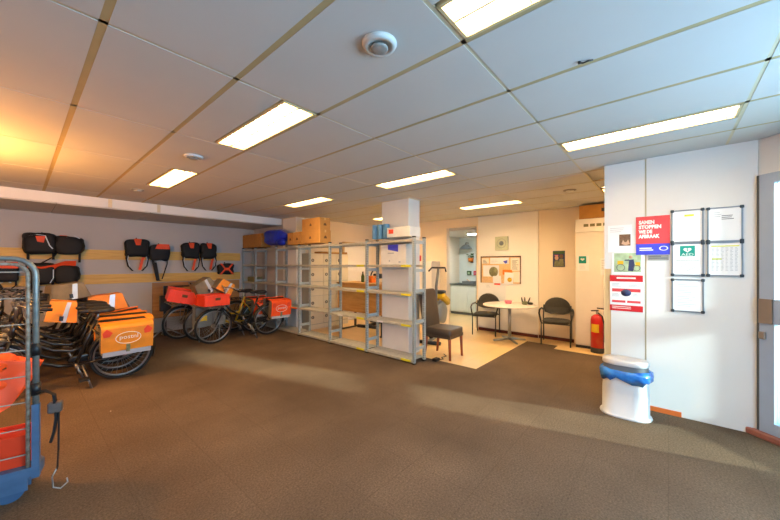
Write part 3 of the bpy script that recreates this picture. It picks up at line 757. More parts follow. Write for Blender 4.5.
# black and yellow machine near the brown chair
t = thing('exercise_bike', 'grey and yellow exercise bike with a T handle beside the brown chair', 'exercise machine', (5.62, 3.62, 0), R(15), 'exercise machines behind the shelving')
MB().bevbox(-.5, .5, -.04, .04, .03, .08, .01).build('base_beam', 'machine_grey', t)
for x in (-.48, .48): MB().cyl((x, -.25, .04), (x, .25, .04), .035, n=12).build('foot_bar', 'plastic_black', t)
MB().tube([(-.1, -.06, .08), (-.16, -.06, .8), (-.14, -.06, 1.1), (.0, -.06, 1.45)], .028, 8).build('handle_post', 'plastic_grey', t)
MB().tube([(-.08, -.24, 1.40), (0, -.2, 1.47), (0, .08, 1.47), (-.08, .12, 1.40)], .018, 8).build('handlebar', 'plastic_black', t)
MB().puff((.12, 0, .62), (.5, .2, .44), .6, 20, 12, Matrix.Rotation(R(25), 4, 'Y')).build('shroud', 'machine_grey', t)
MB().bevbox(-.16, .42, -.115, .115, .84, .99, .03, Matrix.Rotation(R(22), 4, 'Y')).build('yellow_cover', 'machine_yellow', t)
MB().torus((.28, -.02, .46), (0, 1, 0), .24, .028, 24, 8, R(-200), R(20)).build('curved_guard', 'machine_grey', t)
MB().torus((-.25, 0, .30), (0, 1, 0), .2, .03, 28, 8).build('flywheel', 'rubber', t)
MB().puff((.3, 0, .95), (.28, .24, .08), .6).build('saddle', 'plastic_black', t); MB().cyl((.3, 0, .5), (.3, 0, .92), .02).build('saddle_post', 'alu', t)

# ------------------------------------------------------------------ brown upholstered chair
t = thing('dining_chair', 'brown leather dining chair with reddish wooden legs at the shelving end', 'chair', (4.70, 2.86, 0), R(1))
w2 = .215
MB().puff((0, 0, .43), (.47, .50, .13), .22, 28, 10).build('seat', 'leather_brown', t)
MB().bx(-.222, .222, -.24, .24, .34, .40).build('seat_rail', 'leather_brown', t)
Mb = Matrix.Translation((0, .235, .42)) @ Matrix.Rotation(R(-9), 4, 'X')
MB().puff((0, 0, .34), (.45, .09, .72), .28, 28, 14, Mb).build('backrest', 'leather_brown', t)
for sx_ in (-1, 1):
    for sy_ in (-1, 1):
        k = .012 if sy_ < 0 else .04
        MB().tube([(sx_ * .195, sy_ * .215, .36), (sx_ * .2, sy_ * (.215 + k), 0)], [.026, .019], 8).build('leg', 'leg_wood', t)

# power adapter and lead
t = thing('power_adapter', 'black power adapter with a lead on the floor by the shelving end', 'adapter', (4.36, 2.80, .001))
MB().bevbox(-.06, .06, -.04, .04, 0, .045, .008).build('case', 'plastic_black', t)
MB().tube([(.06, 0, .01), (.14, -.05, .008), (.2, .02, .008), (.32, .0, .008), (.4, .1, .008)], .006, 6).build('lead', 'plastic_black', t)

# ------------------------------------------------------------------ round table, visitor chairs
t = thing('round_table', 'round white table on a single metal column by the notice board', 'table', (6.48, 2.42, 0))
MB().lathe([(0, .735), (.50, .735), (.515, .728), (.515, .712), (.50, .705), (0, .705)], 48).build('table_top', 'table_white', t)
MB().cyl((0, 0, .03), (0, 0, .705), .033, n=20).build('pedestal', 'alu', t)
MB().cyl((0, 0, .67), (0, 0, .704), .12, .16, n=20).build('top_plate', 'chair_metal', t)
for k in range(4):
    q = R(45 + 90 * k); MB().tube([(0, 0, .06), (.28 * math.cos(q), .28 * math.sin(q), .022), (.33 * math.cos(q), .33 * math.sin(q), .02)], [.028, .02, .018], 8).build('foot', 'alu', t)
def visitor_chair(loc, rz, label):
    t = thing('visitor_chair', label, 'chair', loc, rz, 'dark visitor chairs')
    # faces -Y locally
    MB().puff((0, -.02, .445), (.48, .46, .07), .5, 28, 8).build('seat', 'fabric_dark', t)
    pts = []
    for k in range(17):
        a = math.pi * k / 16; pts.append((.235 * math.cos(a), .2 * math.sin(a)))
    poly = [(.225, -.1), ] + pts + [(-.225, -.1), (-.12, -.135), (.12, -.135)]
    Mb = Matrix.Translation((0, .235, .68)) @ Matrix.Rotation(R(78), 4, 'X')
    rings = []
    for (sc, zz) in ((.94, -.02), (1, -.01), (1, .01), (.94, .024)):
        rings.append([Mb @ Vector((x * sc, y * sc, zz - (x * x) * .55)) for x, y in poly])
    loft(rings).build('backrest', 'fabric_dark', t)
    for s_ in (-1, 1):
        x = s_ * .245
        MB().tube([(x, -.22, 0), (x, -.22, .44)], .012, 8).build('leg', 'chair_metal', t)
        MB().tube([(x, .24, 0), (x, .215, .45), (x * .98, .235, .72)], .012, 8).build('leg', 'chair_metal', t)
        MB().tube([(x, .23, .62), (s_ * .27, .12, .665), (s_ * .285, -.1, .655), (s_ * .285, -.2, .60), (s_ * .26, -.225, .5), (x, -.22, .43)], .016, 8).build('armrest', 'chair_metal', t)
    for yy in (-.22, .215): MB().tube([(-.245, yy, .415), (.245, yy, .415)], .012, 8).build('seat_frame', 'chair_metal', t)
    return t
visitor_chair((6.84, 1.645, 0), R(-80), 'dark padded visitor chair standing alone between table and cabinet')
visitor_chair((6.80, 3.06, 0), R(-78), 'dark padded visitor chair behind the round table by the doorway')
# small things on the table
t = thing('pink_bowl', 'small pink dish on the round table', 'dish', (6.58, 2.48, .736))
MB().lathe([(0, .004), (.05, .004), (.075, .06), (.08, .062), (.055, 0), (0, 0)], 20).build('bowl', 'pink', t); MB().torus((.09, 0, .035), (0, 1, 0), .025, .006, 14, 6).build('handle', 'pink', t)
t = thing('desk_ornament', 'small dark ornament with upright stems on the round table', 'ornament', (6.60, 2.16, .736))
MB().puff((0, 0, .035), (.12, .1, .07), .6).build('base', 'olive', t)
for k, (dx, dy) in enumerate(((-.03, .03), (.0, .0), (.03, -.05))): MB().tube([(dx, dy, .04), (dx * 1.4, dy * 1.5, .11), (dx * 1.2, dy * 1.8, .15)], [.014, .012, .006], 7).build('stem', 'fabric_dark', t)
MB().puff((.02, -.1, .03), (.08, .1, .05), .7).build('coil', 'plastic_black', t)

# notice board and things on the far wall
XL_ = XF - .036
t, w, h = wall_thing('notice_board', 'cork notice board crowded with pinned papers above the round table', 'notice board', 481, 256.5, 521, 284, X=XL_)
rect(t, 'cork', 'cork', -w / 2, w / 2, -h / 2, h / 2, 0, .01)
for (x0, x1, y0, y1) in ((-w / 2, w / 2, h / 2 - .025, h / 2), (-w / 2, -w / 2 + .018, -h / 2, h / 2), (w / 2 - .018, w / 2, -h / 2, h / 2)): MB().bx(x0, x1, y0, y1, 0, .018).build('frame_bar', 'print_brown', t)
def sheet(parent, m, x0, x1, y0, y1, tilt=0., z=.011):
    cx, cy = (x0 + x1) / 2, (y0 + y1) / 2; Mt = Matrix.Translation((cx, cy, 0)) @ Matrix.Rotation(R(tilt), 4, 'Z')
    return MB().bx(-(x1 - x0) / 2, (x1 - x0) / 2, -(y1 - y0) / 2, (y1 - y0) / 2, z, z + .0015, Mt).build('pinned_paper', m, parent)
sheet(t, 'paper_cream', -.43, -.26, .14, .26, 1); sheet(t, 'paper', -.23, .2, .13, .27, 0); sheet(t, 'paper_cream', .24, .44, -.02, .26, 0, .012)
sheet(t, 'paper', -.40, -.02, -.16, .10, 0, .012); sheet(t, 'cork_orange', .06, .27, -.11, .0, 0, .013); sheet(t, 'paper', .10, .30, -.33, -.06, -3, .015)
sheet(t, 'paper_cream', .30, .46, -.27, -.04, 2, .013); sheet(t, 'paper', -.16, .03, -.39, -.14, 3, .016)
ov = MB().lathe([(0, .0146), (.105, .0146), (.105, .0136)], 24, Matrix.Translation((-.15, -.05, 0)), 1, 1.1).build('printed_arch', 'olive', t)
MB().bx(-.13, .01, -.345, -.31, .0177, .0185).build('red_strip', 'print_red', t); MB().lathe([(0, .02), (.05, .02), (.05, .0165)], 16, Matrix.Translation((.22, -.22, 0))).build('badge', 'machine_yellow', t)
MB().prism([(-.05, .19), (.05, .215), (.04, .15), (0, .135)], .0126, .0135, Matrix.Translation((.12, 0, 0))).build('printed_crest', 'print_blue', t)
textlines(t, .27, .41, .21, 9, .024, .008, 'ink_dark', .0136, 70); textlines(t, -.20, -.02, .22, 3, .03, .006, 'ink_grey', .0126, 71); textlines(t, -.40, -.30, .22, 3, .03, .01, 'ink_dark', .0126, 72)
t = thing('paper_sheet', 'large white paper sheet hanging loosely below the notice board', 'paper', (XL_ - .002, 3.1, 1.0), M=ON_X)
MB().prism([(-.30, -.28), (-.28, .12), (-.16, .36), (-.02, .12), (.12, .14), (.36, .08), (.36, -.3)], 0, .004).build('sheet', 'paper', t)
textlines(t, -.1, .02, .06, 2, .04, .006, 'ink_grey', .004, 3)
t, w, h = wall_thing('wall_speaker', 'square pale wall plate with a round grille above the notice board', 'speaker', 495.5, 237, 508.5, 250, X=XL_)
MB().bevbox(-w / 2, w / 2, -h / 2, h / 2, 0, .03, .006).build('plate', 'plate_green', t); MB().lathe([(0, .04), (.04, .04), (.05, .03)], 20).build('round_grille', 'machine_grey', t)
MB().torus((0, 0, .03), (0, 0, 1), .1, .004, 28, 5).build('ring', 'vent_shade', t)
t, w, h = wall_thing('small_picture', 'small dark picture of two figures on the cream wall', 'picture', 553, 251, 565, 267, X=XF)
rect(t, 'print', 'navy', -w / 2, w / 2, -h / 2, h / 2, 0, .008)
for (x, y, m_) in ((-.04, .02, 'skin_tint'), (.045, .05, 'fur_brown')):
    MB().puff((x, y, .010), (.07, .085, .008), .9, 14, 8).build('pictured_face', m_, t); MB().prism([(x - .05, -h / 2 + .01), (x + .05, -h / 2 + .01), (x + .035, y - .05), (x - .035, y - .05)], .008, .0095).build('pictured_coat', 'olive', t)
rect(t, 'pictured_sky', 'plant_green', -w / 2 + .01, w / 2 - .01, h / 2 - .06, h / 2 - .01, .008, .009)
rect(t, 'pictured_hat', 'pink', -.075, -.01, .06, .08, .009, .011)

t = thing('storage_cabinet', 'low white storage cabinet beside the doorway behind the shelving', 'cabinet', (6.74, 4.46, 0))
MB().bx(.02, .4, 0, .9, .0, 1.62).build('body', 'cabinet_white', t)
for yy in (.004, .452): d_ = MB().bevbox(0, .02, yy, yy + .444, .06, 1.6, .003).build('door', 'cabinet_white', t); MB().bevbox(-.02, 0, yy + (.40 if yy < .1 else .02), yy + (.42 if yy < .1 else .04), .8, .95, .003).build('handle', 'alu', d_)
t = thing('red_carton', 'small red carton on the low white cabinet', 'box', (6.92, 5.1, 1.622))
MB().bevbox(-.1, .1, -.13, .13, 0, .15, .006).build('carton_body', 'sheet_red', t); MB().bx(-.1012, -.1, -.06, .06, .04, .11).build('label', 'paper', t)
# tall white cabinet, carton, extinguisher
t = thing('tall_cabinet', 'tall white cabinet with a slotted top panel and green sign', 'cabinet', (6.8, 1.31, 0))
MB().bx(.012, .34, -1.2, 0, .0, 2.37).build('body', 'cabinet_white', t)
MB().bevbox(0, .014, -1.19, -.005, .06, 2.12, .003).build('door', 'cabinet_white', t)
MB().bevbox(-.012, .014, -1.2, 0, 2.13, 2.37, .004).build('top_panel', 'panel_white', t)
for k in range(5): MB().bx(-.0135, -.012, -.21 - .10 * k, -.135 - .10 * k, 2.225, 2.275).build('slot', 'olive', t)
MB().bx(-.004, 0, -.24, -.13, .0, .0).bx(-.003, .0, -.36, -.27, .33, .40).build('vent_slot', 'ink_dark', t)
MB().bx(.001, .012, -1.19, -.005, .0, .05).build('plinth', 'plastic_black', t)
t, w, h = wall_thing('aed_sign', 'green defibrillator sign on the tall white cabinet', 'sign', 577.5, 256, 589, 271, X=6.8)
rect(t, 'sheet', 'paper', -w / 2, w / 2, -h / 2, h / 2); rect(t, 'green_field', 'teal', -.07, .05, 0, h / 2 - .005, .002, .003); textlines(t, -.06, .04, -.04, 4, .02, .004, 'ink_grey', .002, 5)
MB().prism([(x * 1.1 - .01, (y - .09) * 1.1 + .07) for x, y in hp], .003, .004).build('heart_symbol', 'print_white', t)
t, w, h = wall_thing('paper_notice', 'white paper taped to the cabinet right by the poster wall edge', 'notice', 600.5, 258, 606, 275, X=6.8)
rect(t, 'sheet', 'paper', -w / 2, w / 2, -h / 2, h / 2); textlines(t, -w / 2 + .015, w / 2 - .01, h / 2 - .04, 6, .03, .008, 'ink_grey', .002, 5, ragged=False)
t = thing('cardboard_box', 'flat brown carton with a dark grip hole on the tall cabinet', 'box', (6.9, .78, 2.372))
MB().bevbox(-.11, .2, -.5, .47, 0, .25, .005).build('carton_body', 'cardboard', t); MB().bx(-.1115, -.11, -.02, .12, .11, .17).build('grip_hole', 'slot_dark', t); MB().bx(-.02, .02, -.501, .471, .2, .251).build('tape', 'tape', t)
t = thing('fire_extinguisher', 'red fire extinguisher with yellow label standing before the tall cabinet', 'fire extinguisher', (6.63, .94, .001), R(140))
MB().lathe([(0, .055), (.1, .055), (.1, .57), (.09, .62), (.05, .655), (.028, .665), (0, .665)], 28).build('cylinder', 'ext_red', t)
MB().lathe([(0, 0), (.098, 0), (.102, .01), (.102, .085), (.1, .09), (0, .09)], 28).build('base_ring', 'ext_base', t)
MB().cyl((0, 0, .66), (0, 0, .72), .022, n=14).build('valve', 'bike_steel', t)
MB().bevbox(-.02, .12, -.012, .012, .72, .74, .004).bevbox(-.02, .11, -.012, .012, .755, .775, .004, Matrix.Rotation(R(-8), 4, 'Y')).build('lever', 'plastic_black', t)
MB().torus((-.03, 0, .72), (0, 1, 0), .02, .004, 14, 6).build('pin_ring', 'ext_yellow', t)
lab = MB(); lab.add([(.1012 * math.cos(a), .1012 * math.sin(a), z) for z in (.36, .5) for a in [R(-10 + 8 * k) for k in range(10)]], [(k, k + 1, k + 11, k + 10) for k in range(9)], True); lab.build('yellow_label', 'ext_yellow', t)
lab = MB(); lab.add([(.1012 * math.cos(a), .1012 * math.sin(a), z) for z in (.2, .54) for a in [R(-52 + 6 * k) for k in range(6)]], [(k, k + 1, k + 7, k + 6) for k in range(5)], True); lab.build('green_label', 'ext_green', t)
MB().tube([(0, .025, .69), (-.02, .09, .64), (-.03, .118, .5), (-.03, .118, .25), (-.03, .115, .2)], .011, 8).build('hose', 'plastic_black', t)

# kitchen things seen through the doorway
t = thing('kitchen_unit', 'white kitchen base unit with a dark worktop in the room behind', 'cabinet', (8.88, 4.3, 0))
MB().bx(0.02, .58, -.3, .88, .08, .9).build('carcass', 'kitchen_white', t)
for yy in (-.29, .30): MB().bevbox(0, .02, yy, yy + .57, .1, .88, .003).build('door', 'kitchen_white', t)
MB().bx(-.02, .6, -.34, .89, .9, .94).build('worktop', 'kitchen_top', t); MB().bx(.04, .58, -.29, .87, 0, .08).build('plinth', 'plastic_grey', t)
t = thing('cutlery_tray', 'grey tray with utensils on the kitchen worktop', 'tray', (9.12, 4.62, .942))
MB().bx(-.14, .14, -.2, .2, 0, .01).bx(-.14, -.13, -.2, .2, 0, .08).bx(.13, .14, -.2, .2, 0, .08).bx(-.14, .14, -.2, -.19, 0, .08).bx(-.14, .14, .19, .2, 0, .08).build('tray', 'machine_grey', t)
MB().cyl((-.05, -.1, .02), (-.02, .1, .14), .012, n=8).build('utensil', 'cork', t)
t = thing('wall_lamp', 'grey dome lamp on the kitchen wall', 'lamp', (9.3, 4.86, 2.02))
MB().lathe([(.2, 0), (.17, .06), (.1, .12), (.03, .15), (.02, .15), (.09, .11), (.16, .05), (.19, 0)], 24).build('shade', 'machine_grey', t); MB().tube([(0, 0, .15), (0, 0, .2), (.19, 0, .2)], .012, 8).build('arm', 'plastic_black', t)
t = thing('hanging_plant', 'orange pot with a small plant on a kitchen wall bracket', 'plant', (9.36, 4.72, 1.62))
MB().lathe([(0, 0), (.07, 0), (.09, .12), (.08, .12), (.06, .02), (0, .02)], 18).build('pot', 'cork_orange', t)
rnd = random.Random(5); lf = MB()
for k in range(16):
    q = rnd.uniform(0, 6.3); r_ = rnd.uniform(.05, .12); z = rnd.uniform(.14, .26); lf.puff((r_ * math.cos(q), r_ * math.sin(q), z), (.09, .05, .03), .9, 8, 5, None)
lf.build('foliage', 'plant_green', t); MB().bx(.02, .14, -.02, .02, -.03, 0).build('bracket', 'plastic_black', t)
t = thing('wall_socket', 'small green box on the kitchen wall', 'box', (9.47, 4.83, 1.20)); MB().bevbox(-.03, .03, -.07, .07, 0, .13, .006).build('case', 'plant_green', t); MB().bx(-.032, -.03, -.04, .04, .03, .09).build('panel', 'scene_green', t)
t = thing('tea_tin', 'small red box on the kitchen wall', 'box', (9.47, 4.60, 1.20)); MB().bevbox(-.03, .03, -.07, .07, 0, .13, .006).build('case', 'sheet_red', t); MB().bx(-.032, -.03, -.04, .04, .03, .09).build('panel', 'pink', t)

t = thing('kitchen_light', 'round ceiling light in the kitchen beyond the doorway', 'ceiling light', (8.2, 4.1, 2.399))
MB().lathe([(0, 0), (.16, 0), (.16, -.02), (.14, -.03), (.13, -.03), (.13, -.012), (0, -.012)], 24).build('housing', 'vent_white', t); MB().lathe([(0, -.014), (.128, -.014), (.12, -.034), (0, -.04)], 24).build('diffuser', 'kitchen_glow', t)

# ------------------------------------------------------------------ boards and panel on the back wall
MB().bevbox(-.9, 3.93, YB - .022, YB - .001, 1.635, 1.835, .004).build('hook_board', 'board_wood')
tag(bpy.data.objects['hook_board'], 'upper long pale wooden board on the back wall', 'board', 'hook boards on the back wall')
o = MB().bevbox(-.9, 3.93, YB - .022, YB - .001, 1.14, 1.335, .004).build('hook_board', 'board_wood'); tag(o, 'lower long pale wooden board on the back wall', 'board', 'hook boards on the back wall')
o = MB().bevbox(1.97, 3.9, YB - .03, YB - .001, .32, 1.125, .004).build('wall_panel', 'laminate'); tag(o, 'wood-grain laminate panel on the wall behind the bicycles', 'panel')

# ------------------------------------------------------------------ bags on the back wall
def strap(t, pts, w=.028, m='black_nylon'): return MB().strip(pts, (w, 0, 0), (0, .004, 0)).build('strap', m, t)
def arc(p0, p1, drop, n=10, y=0., bulge=0.):
    out = []
    for k in range(n + 1):
        f = k / n; out.append((p0[0] + (p1[0] - p0[0]) * f + bulge * math.sin(math.pi * f), y, p0[1] + (p1[1] - p0[1]) * f - drop * math.sin(math.pi * f)))
    return out
def hung_bag(x0, x1, ztop, zbody, zend, label, kind):
    w = x1 - x0; t = thing('delivery_bag', label, 'bag', ((x0 + x1) / 2, YB - .024, ztop), group='black and orange delivery bags on the back wall')
    D = .16; h = ztop - zbody; yc = -D / 2 - .004
    MB().puff((0, yc, -h / 2), (w, D, h), .42, 26, 16, None, .13, len(label)).build('bag_body', 'black_nylon' if kind != 'flap' else 'navy_nylon', t)
    if kind == 'pack':
        MB().prism([(-w * .17, .0), (w * .17, 0), (w * .11, -h * .36), (-w * .09, -h * .36)], 0, .008, Matrix.Translation((0, yc - D / 2 + .01, -.0)) @ ON_Y.to_4x4() @ Matrix.Rotation(R(-12), 4, 'X')).build('orange_flap', 'flap_orange', t)
        for s_ in (-1, 1):
            strap(t, [(s_ * w * .42, yc - .03, -h * .7), (s_ * w * .47, yc - .05, -h * 1.1), (s_ * w * .40, yc - .05, -(ztop - zend) * .85), (s_ * w * .2, yc - .04, -(ztop - zend))], .035)
            MB().strip([(s_ * w * .37, yc - .036, -h * .9), (s_ * w * .42, yc - .056, -h * 1.15), (s_ * w * .34, yc - .056, -(ztop - zend) * .86)], (.012, 0, 0), (0, .004, 0)).build('reflective_edge', 'reflective', t)
        strap(t, arc((-w * .26, -(ztop - zend)), (w * .26, -(ztop - zend)), .01, y=yc - .04), .03)
        MB().strip([(w * .1, yc - .045, -(ztop - zend) + .02), (w * .2, yc - .05, -h * 1.2), (w * .26, yc - .05, -h * 1.02)], (.05, 0, 0), (0, .005, 0)).build('orange_strap', 'flap_orange', t)
        for s_ in (-1, 1): MB().puff((s_ * w * .44, yc - .01, -h * .35), (w * .18, D * .9, h * .5), .7, 12, 8).build('side_pocket', 'black_nylon', t)
    elif kind == 'flap':
        MB().prism([(-w * .28, -.10), (w * .48, -.10), (w * .44, .01), (-w * .14, .01)], 0, .01, Matrix.Translation((0, yc - D / 2 - .002, 0)) @ ON_Y.to_4x4()).build('orange_flap', 'flap_orange', t)
        strap(t, [(-w * .36, yc, -h * .8), (-w * .30, yc - .02, -h * 1.2), (-w * .10, yc - .02, -(ztop - zend))], .05); strap(t, [(w * .40, yc, -h * .8), (w * .38, yc - .02, -h * 1.2), (w * .12, yc - .02, -(ztop - zend) * .95)], .024)
        strap(t, [(-w * .26, yc - .03, -h * 1.1), (-w * .10, yc - .03, -(ztop - zend) * .98), (w * .06, yc - .03, -(ztop - zend))], .07)
        MB().strip([(-w * .22, yc - .034, -h * 1.1), (0, yc - .036, -h * .96), (w * .22, yc - .034, -h * 1.05)], (.0, 0, .012), (0, .004, 0)).build('reflective_edge', 'reflective', t)
    elif kind == 'cross':
        for s_ in (-1, 1):
            MB().strip([(s_ * w * .38, yc - D / 2 - .004, -.0), (s_ * w * .1, yc - D / 2 - .01, -h * .5), (s_ * w * .42, yc - D / 2 - .004, -h)], (.05, 0, 0), (0, .008, 0)).build('orange_band', 'flap_orange', t)
        MB().bx(-w * .14, w * .14, yc - D / 2 - .012, yc - D / 2 - .004, -h * .62, -h * .38).build('orange_patch', 'flap_orange', t)
    MB().torus((0, -.02, .005), (1, 0, 0), .028, .006, 14, 6).build('hanging_loop', 'black_nylon', t)
    return t
def long_bag(x0, x1, zt, zb, label, orange=False):
    w = x1 - x0; h = zt - zb; t = thing('delivery_bag', label, 'bag', ((x0 + x1) / 2, YB - .024, zt), group='black and orange delivery bags on the back wall')
    D = .26; yc = -D / 2 - .004
    MB().puff((-w * .24, yc, -h * .5), (w * .54, D, h), .5, 26, 16, None, .13, 3).build('bag_body', 'black_nylon', t)
    MB().puff((w * .24, yc, -h * .56), (w * .54, D, h * .88), .45, 26, 16, None, .12, 6).build('bag_body', 'black_nylon', t)
    if orange:
        MB().strip([(-w * .48, yc - .09, -h * .22), (-w * .25, yc - .11, -h * .3), (-w * .02, yc - .1, -h * .2), (w * .2, yc - .11, -h * .02), (w * .42, yc - .1, -h * .0)], (0, -.05, .09), (0, .004, .006)).build('orange_flap', 'flap_orange', t)
        MB().strip([(-w * .02, yc - D / 2, -h * .3), (-w * .02, yc - D / 2 - .01, -h * .7), (-w * .08, yc - D / 2, -h * .95)], (.014, 0, 0), (0, .004, 0)).build('reflective_edge', 'reflective', t)
        strap(t, [(-w * .25, yc - .05, -h * .02), (-w * .02, yc - .1, h * .3), (.04, yc, h * .55)], .035)
    else:
        MB().prism([(-.07, .05), (.05, .06), (.03, -.06), (-.05, -.05)], 0, .008, Matrix.Translation((-w * .22, yc - D / 2 - .0, -h * .30)) @ ON_Y.to_4x4()).build('orange_patch', 'flap_orange', t)
        MB().strip([(-w * .47, yc - .1, -h * .2), (-w * .3, yc - .13, -h * .08), (-w * .16, yc - .13, -h * .12), (-w * .09, yc - D / 2 - .006, -h * .6), (-w * .04, yc - D / 2, -h * .75)], (.014, 0, .006), (0, .004, 0)).build('reflective_edge', 'reflective', t)
        MB().strip([(w * .2, yc - .12, -h * .16), (w * .32, yc - .13, -h * .06), (w * .42, yc - .12, -h * .2)], (.012, 0, .006), (0, .004, 0)).build('reflective_edge', 'reflective', t)
        MB().bx(w * .08, w * .2, yc - .08, yc + .06, -h * .12, -h * .06).build('orange_patch', 'flap_orange', t)
    for fx, dz in ((-.42, .3), (-.02, .28), (.43, .42)): strap(t, [(w * fx, yc, -h * .9), (w * fx, yc + .04, -h * (1 + dz))], .036)
    MB().torus((-w * .2, -.02, .0), (1, 0, 0), .03, .006, 14, 6).build('hanging_loop', 'black_nylon', t)
long_bag(.06, .84, 2.10, 1.73, 'long black double bag with a small orange patch on the upper board')
long_bag(.10, .78, 1.56, 1.18, 'long black double bag with an orange top flap on the lower board', True)
hung_bag(-.30, .02, 1.57, 1.24, 1.05, 'black and orange bag on the lower board behind the cage mesh', 'flap')
hung_bag(1.48, 1.88, 2.08, 1.70, 1.40, 'black carrier pack with an orange tab next to the flap-topped bag', 'pack')
hung_bag(1.90, 2.27, 1.98, 1.62, 1.17, 'black bag with a wide orange flap and long dangling straps', 'flap')
hung_bag(2.52, 2.89, 2.05, 1.68, 1.38, 'black carrier pack with an orange tab, next to the wide-flap bag side of the pair', 'pack')
hung_bag(2.92, 3.27, 2.06, 1.68, 1.39, 'black carrier pack with an orange tab, above the flat cross-strapped bag', 'pack')
hung_bag(3.32, 3.70, 1.56, 1.28, 1.2, 'flat black bag with a red-orange X of straps', 'cross')

# ------------------------------------------------------------------ bicycles
def wheel_parts(x, parent, name):
    w = MB().torus((x, 0, .345), (0, 1, 0), .325, .02, 44, 8).build(name, 'rubber', parent)
    MB().torus((x, 0, .345), (0, 1, 0), .296, .013, 44, 6).build('rim', 'bike_steel', w)
    sp = MB()
    for k in range(28):
        q = 2 * math.pi * k / 28; s_ = .03 if k % 2 else -.03
        sp.tube([(x + .025 * math.cos(q + .7), s_, .345 + .025 * math.sin(q + .7)), (x + .29 * math.cos(q), 0, .345 + .29 * math.sin(q))], .0022, 3, caps=False)
    sp.build('spokes', 'bike_steel', w)
    MB().cyl((x, -.06, .345), (x, .06, .345), .03, n=14).build('hub', 'bike_steel', w)
def make_bike(main, rackm, label, step=True):
    t = thing('bicycle', label, 'bicycle', group='delivery bicycles')
    WB = 1.12
    wheel_parts(0, t, 'rear_wheel'); wheel_parts(WB, t, 'front_wheel')
    fr = MB(); bb = (.46, 0, .30); seat = (.28, 0, .84); hd = (.955, 0, .90); hdl = (.985, 0, .70)
    fr.tube([bb, seat], .019, 10)
    fr.tube([hdl, (.88, 0, .54), (.74, 0, .38), (.60, 0, .31), bb], .022, 10)
    fr.tube([(.965, 0, .82), (.82, 0, .63), (.66, 0, .52), (.5, 0, .48), (.385, 0, .52)], .018, 10)
    fr.tube([hd, hdl], .026, 12)
    for s_ in (-1, 1):
        fr.tube([(.43, s_ * .03, .30), (.2, s_ * .06, .325), (0, s_ * .07, .345)], .012, 8)
        fr.tube([(.32, s_ * .02, .73), (.15, s_ * .06, .54), (0, s_ * .07, .345)], .011, 8)
    fr.build('frame', main, t)
    fk = MB().tube([hdl, (.998, 0, .66)], .026, 10)
    for s_ in (-1, 1): fk.tube([(.995, s_ * .05, .69), (1.03, s_ * .055, .55), (1.075, s_ * .055, .43), (WB, s_ * .055, .345)], [.016, .016, .013, .010], 8)
    fk.bx(.975, 1.02, -.055, .055, .675, .705).build('fork', main, t)
    hb = MB().tube([hd, (.945, 0, 1.05), (.965, 0, 1.09)], .014, 8)
    hb.tube([(.70, .29, 1.08), (.82, .285, 1.10), (.93, .22, 1.13), (.97, .08, 1.11), (.965, 0, 1.09), (.97, -.08, 1.11), (.93, -.22, 1.13), (.82, -.285, 1.10), (.70, -.29, 1.08)], .011, 8)
    h = hb.build('handlebar', 'bike_steel', t)
    for s_ in (-1, 1):
        MB().tube([(.69, s_ * .291, 1.078), (.81, s_ * .286, 1.098)], .018, 8).build('grip', 'plastic_black', h)
        MB().tube([(.90, s_ * .22, 1.12), (.86, s_ * .26, 1.08), (.76, s_ * .28, 1.05)], .007, 6).build('brake_lever', 'bike_black', h)
    sd = MB().puff((.23, 0, .965), (.27, .20, .07), .75, 18, 8).puff((.37, 0, .965), (.16, .07, .055), .8, 12, 8).build('saddle', 'plastic_black', t)
    MB().cyl((.285, 0, .82), (.25, 0, .94), .014, n=8).build('seat_post', 'bike_steel', sd)
    for (x, a0, a1, nm) in ((0, R(-70), R(150), 'rear_mudguard'), (WB, R(20), R(160), 'front_mudguard')):
        pts = [(x + .365 * math.cos(a), 0, .345 + .365 * math.sin(a)) for a in [R(25 if nm[0] == 'f' else 10) + (R(165) - R(25 if nm[0] == 'f' else 10)) * k / 14 for k in range(15)]]
        if nm[0] == 'r': pts = [(x + .365 * math.cos(a), 0, .345 + .365 * math.sin(a)) for a in [R(15) + R(185) * k / 16 for k in range(17)]]
        g = MB(); vs = []; fs = []
        for p in pts:
            d_ = Vector(p) - Vector((x, 0, .345)); d_.normalize()
            for (yy, dr) in ((-.032, -.018), (-.02, 0), (.02, 0), (.032, -.018)): vs.append(Vector(p) + d_ * dr + Vector((0, yy, 0)))
        for i in range(len(pts) - 1):
            for k in range(3): fs.append((i * 4 + k, i * 4 + k + 1, i * 4 + 5 + k, i * 4 + 4 + k))
        g.add(vs, fs, True); g.build(nm, 'bike_black', t)
    MB().puff((.22, -.075, .325), (.60, .05, .15), .6, 20, 10).build('chain_guard', 'bike_black', t)
    ck = MB().cyl((.46, -.10, .30), (.46, .10, .30), .02, n=10).tube([(.46, .10, .30), (.40, .105, .145)], .011, 8).tube([(.46, -.10, .30), (.52, -.105, .455)], .011, 8).build('crank', 'bike_steel', t)
    for (x, s_, z) in ((.40, 1, .145), (.52, -1, .455)): MB().bevbox(x - .05, x + .05, s_ * .105, s_ * .105 + s_ * .095, z - .013, z + .013, .004).build('pedal', 'plastic_black', ck)
    rk = MB()
    for s_ in (-1, 1):
        rk.tube([(.27, s_ * .06, .75), (.1, s_ * .075, .755), (-.26, s_ * .075, .755), (-.30, s_ * .05, .755)], .008, 6); rk.tube([(0, s_ * .075, .36), (-.08, s_ * .077, .755)], .006, 6); rk.tube([(0, s_ * .075, .36), (-.24, s_ * .077, .75)], .006, 6)
    for x in (.2, .1, 0, -.1, -.2, -.29): rk.tube([(x, -.075, .755), (x, .075, .755)], .006, 6)
    rk.build('rear_rack', rackm, t)
    fk = MB()
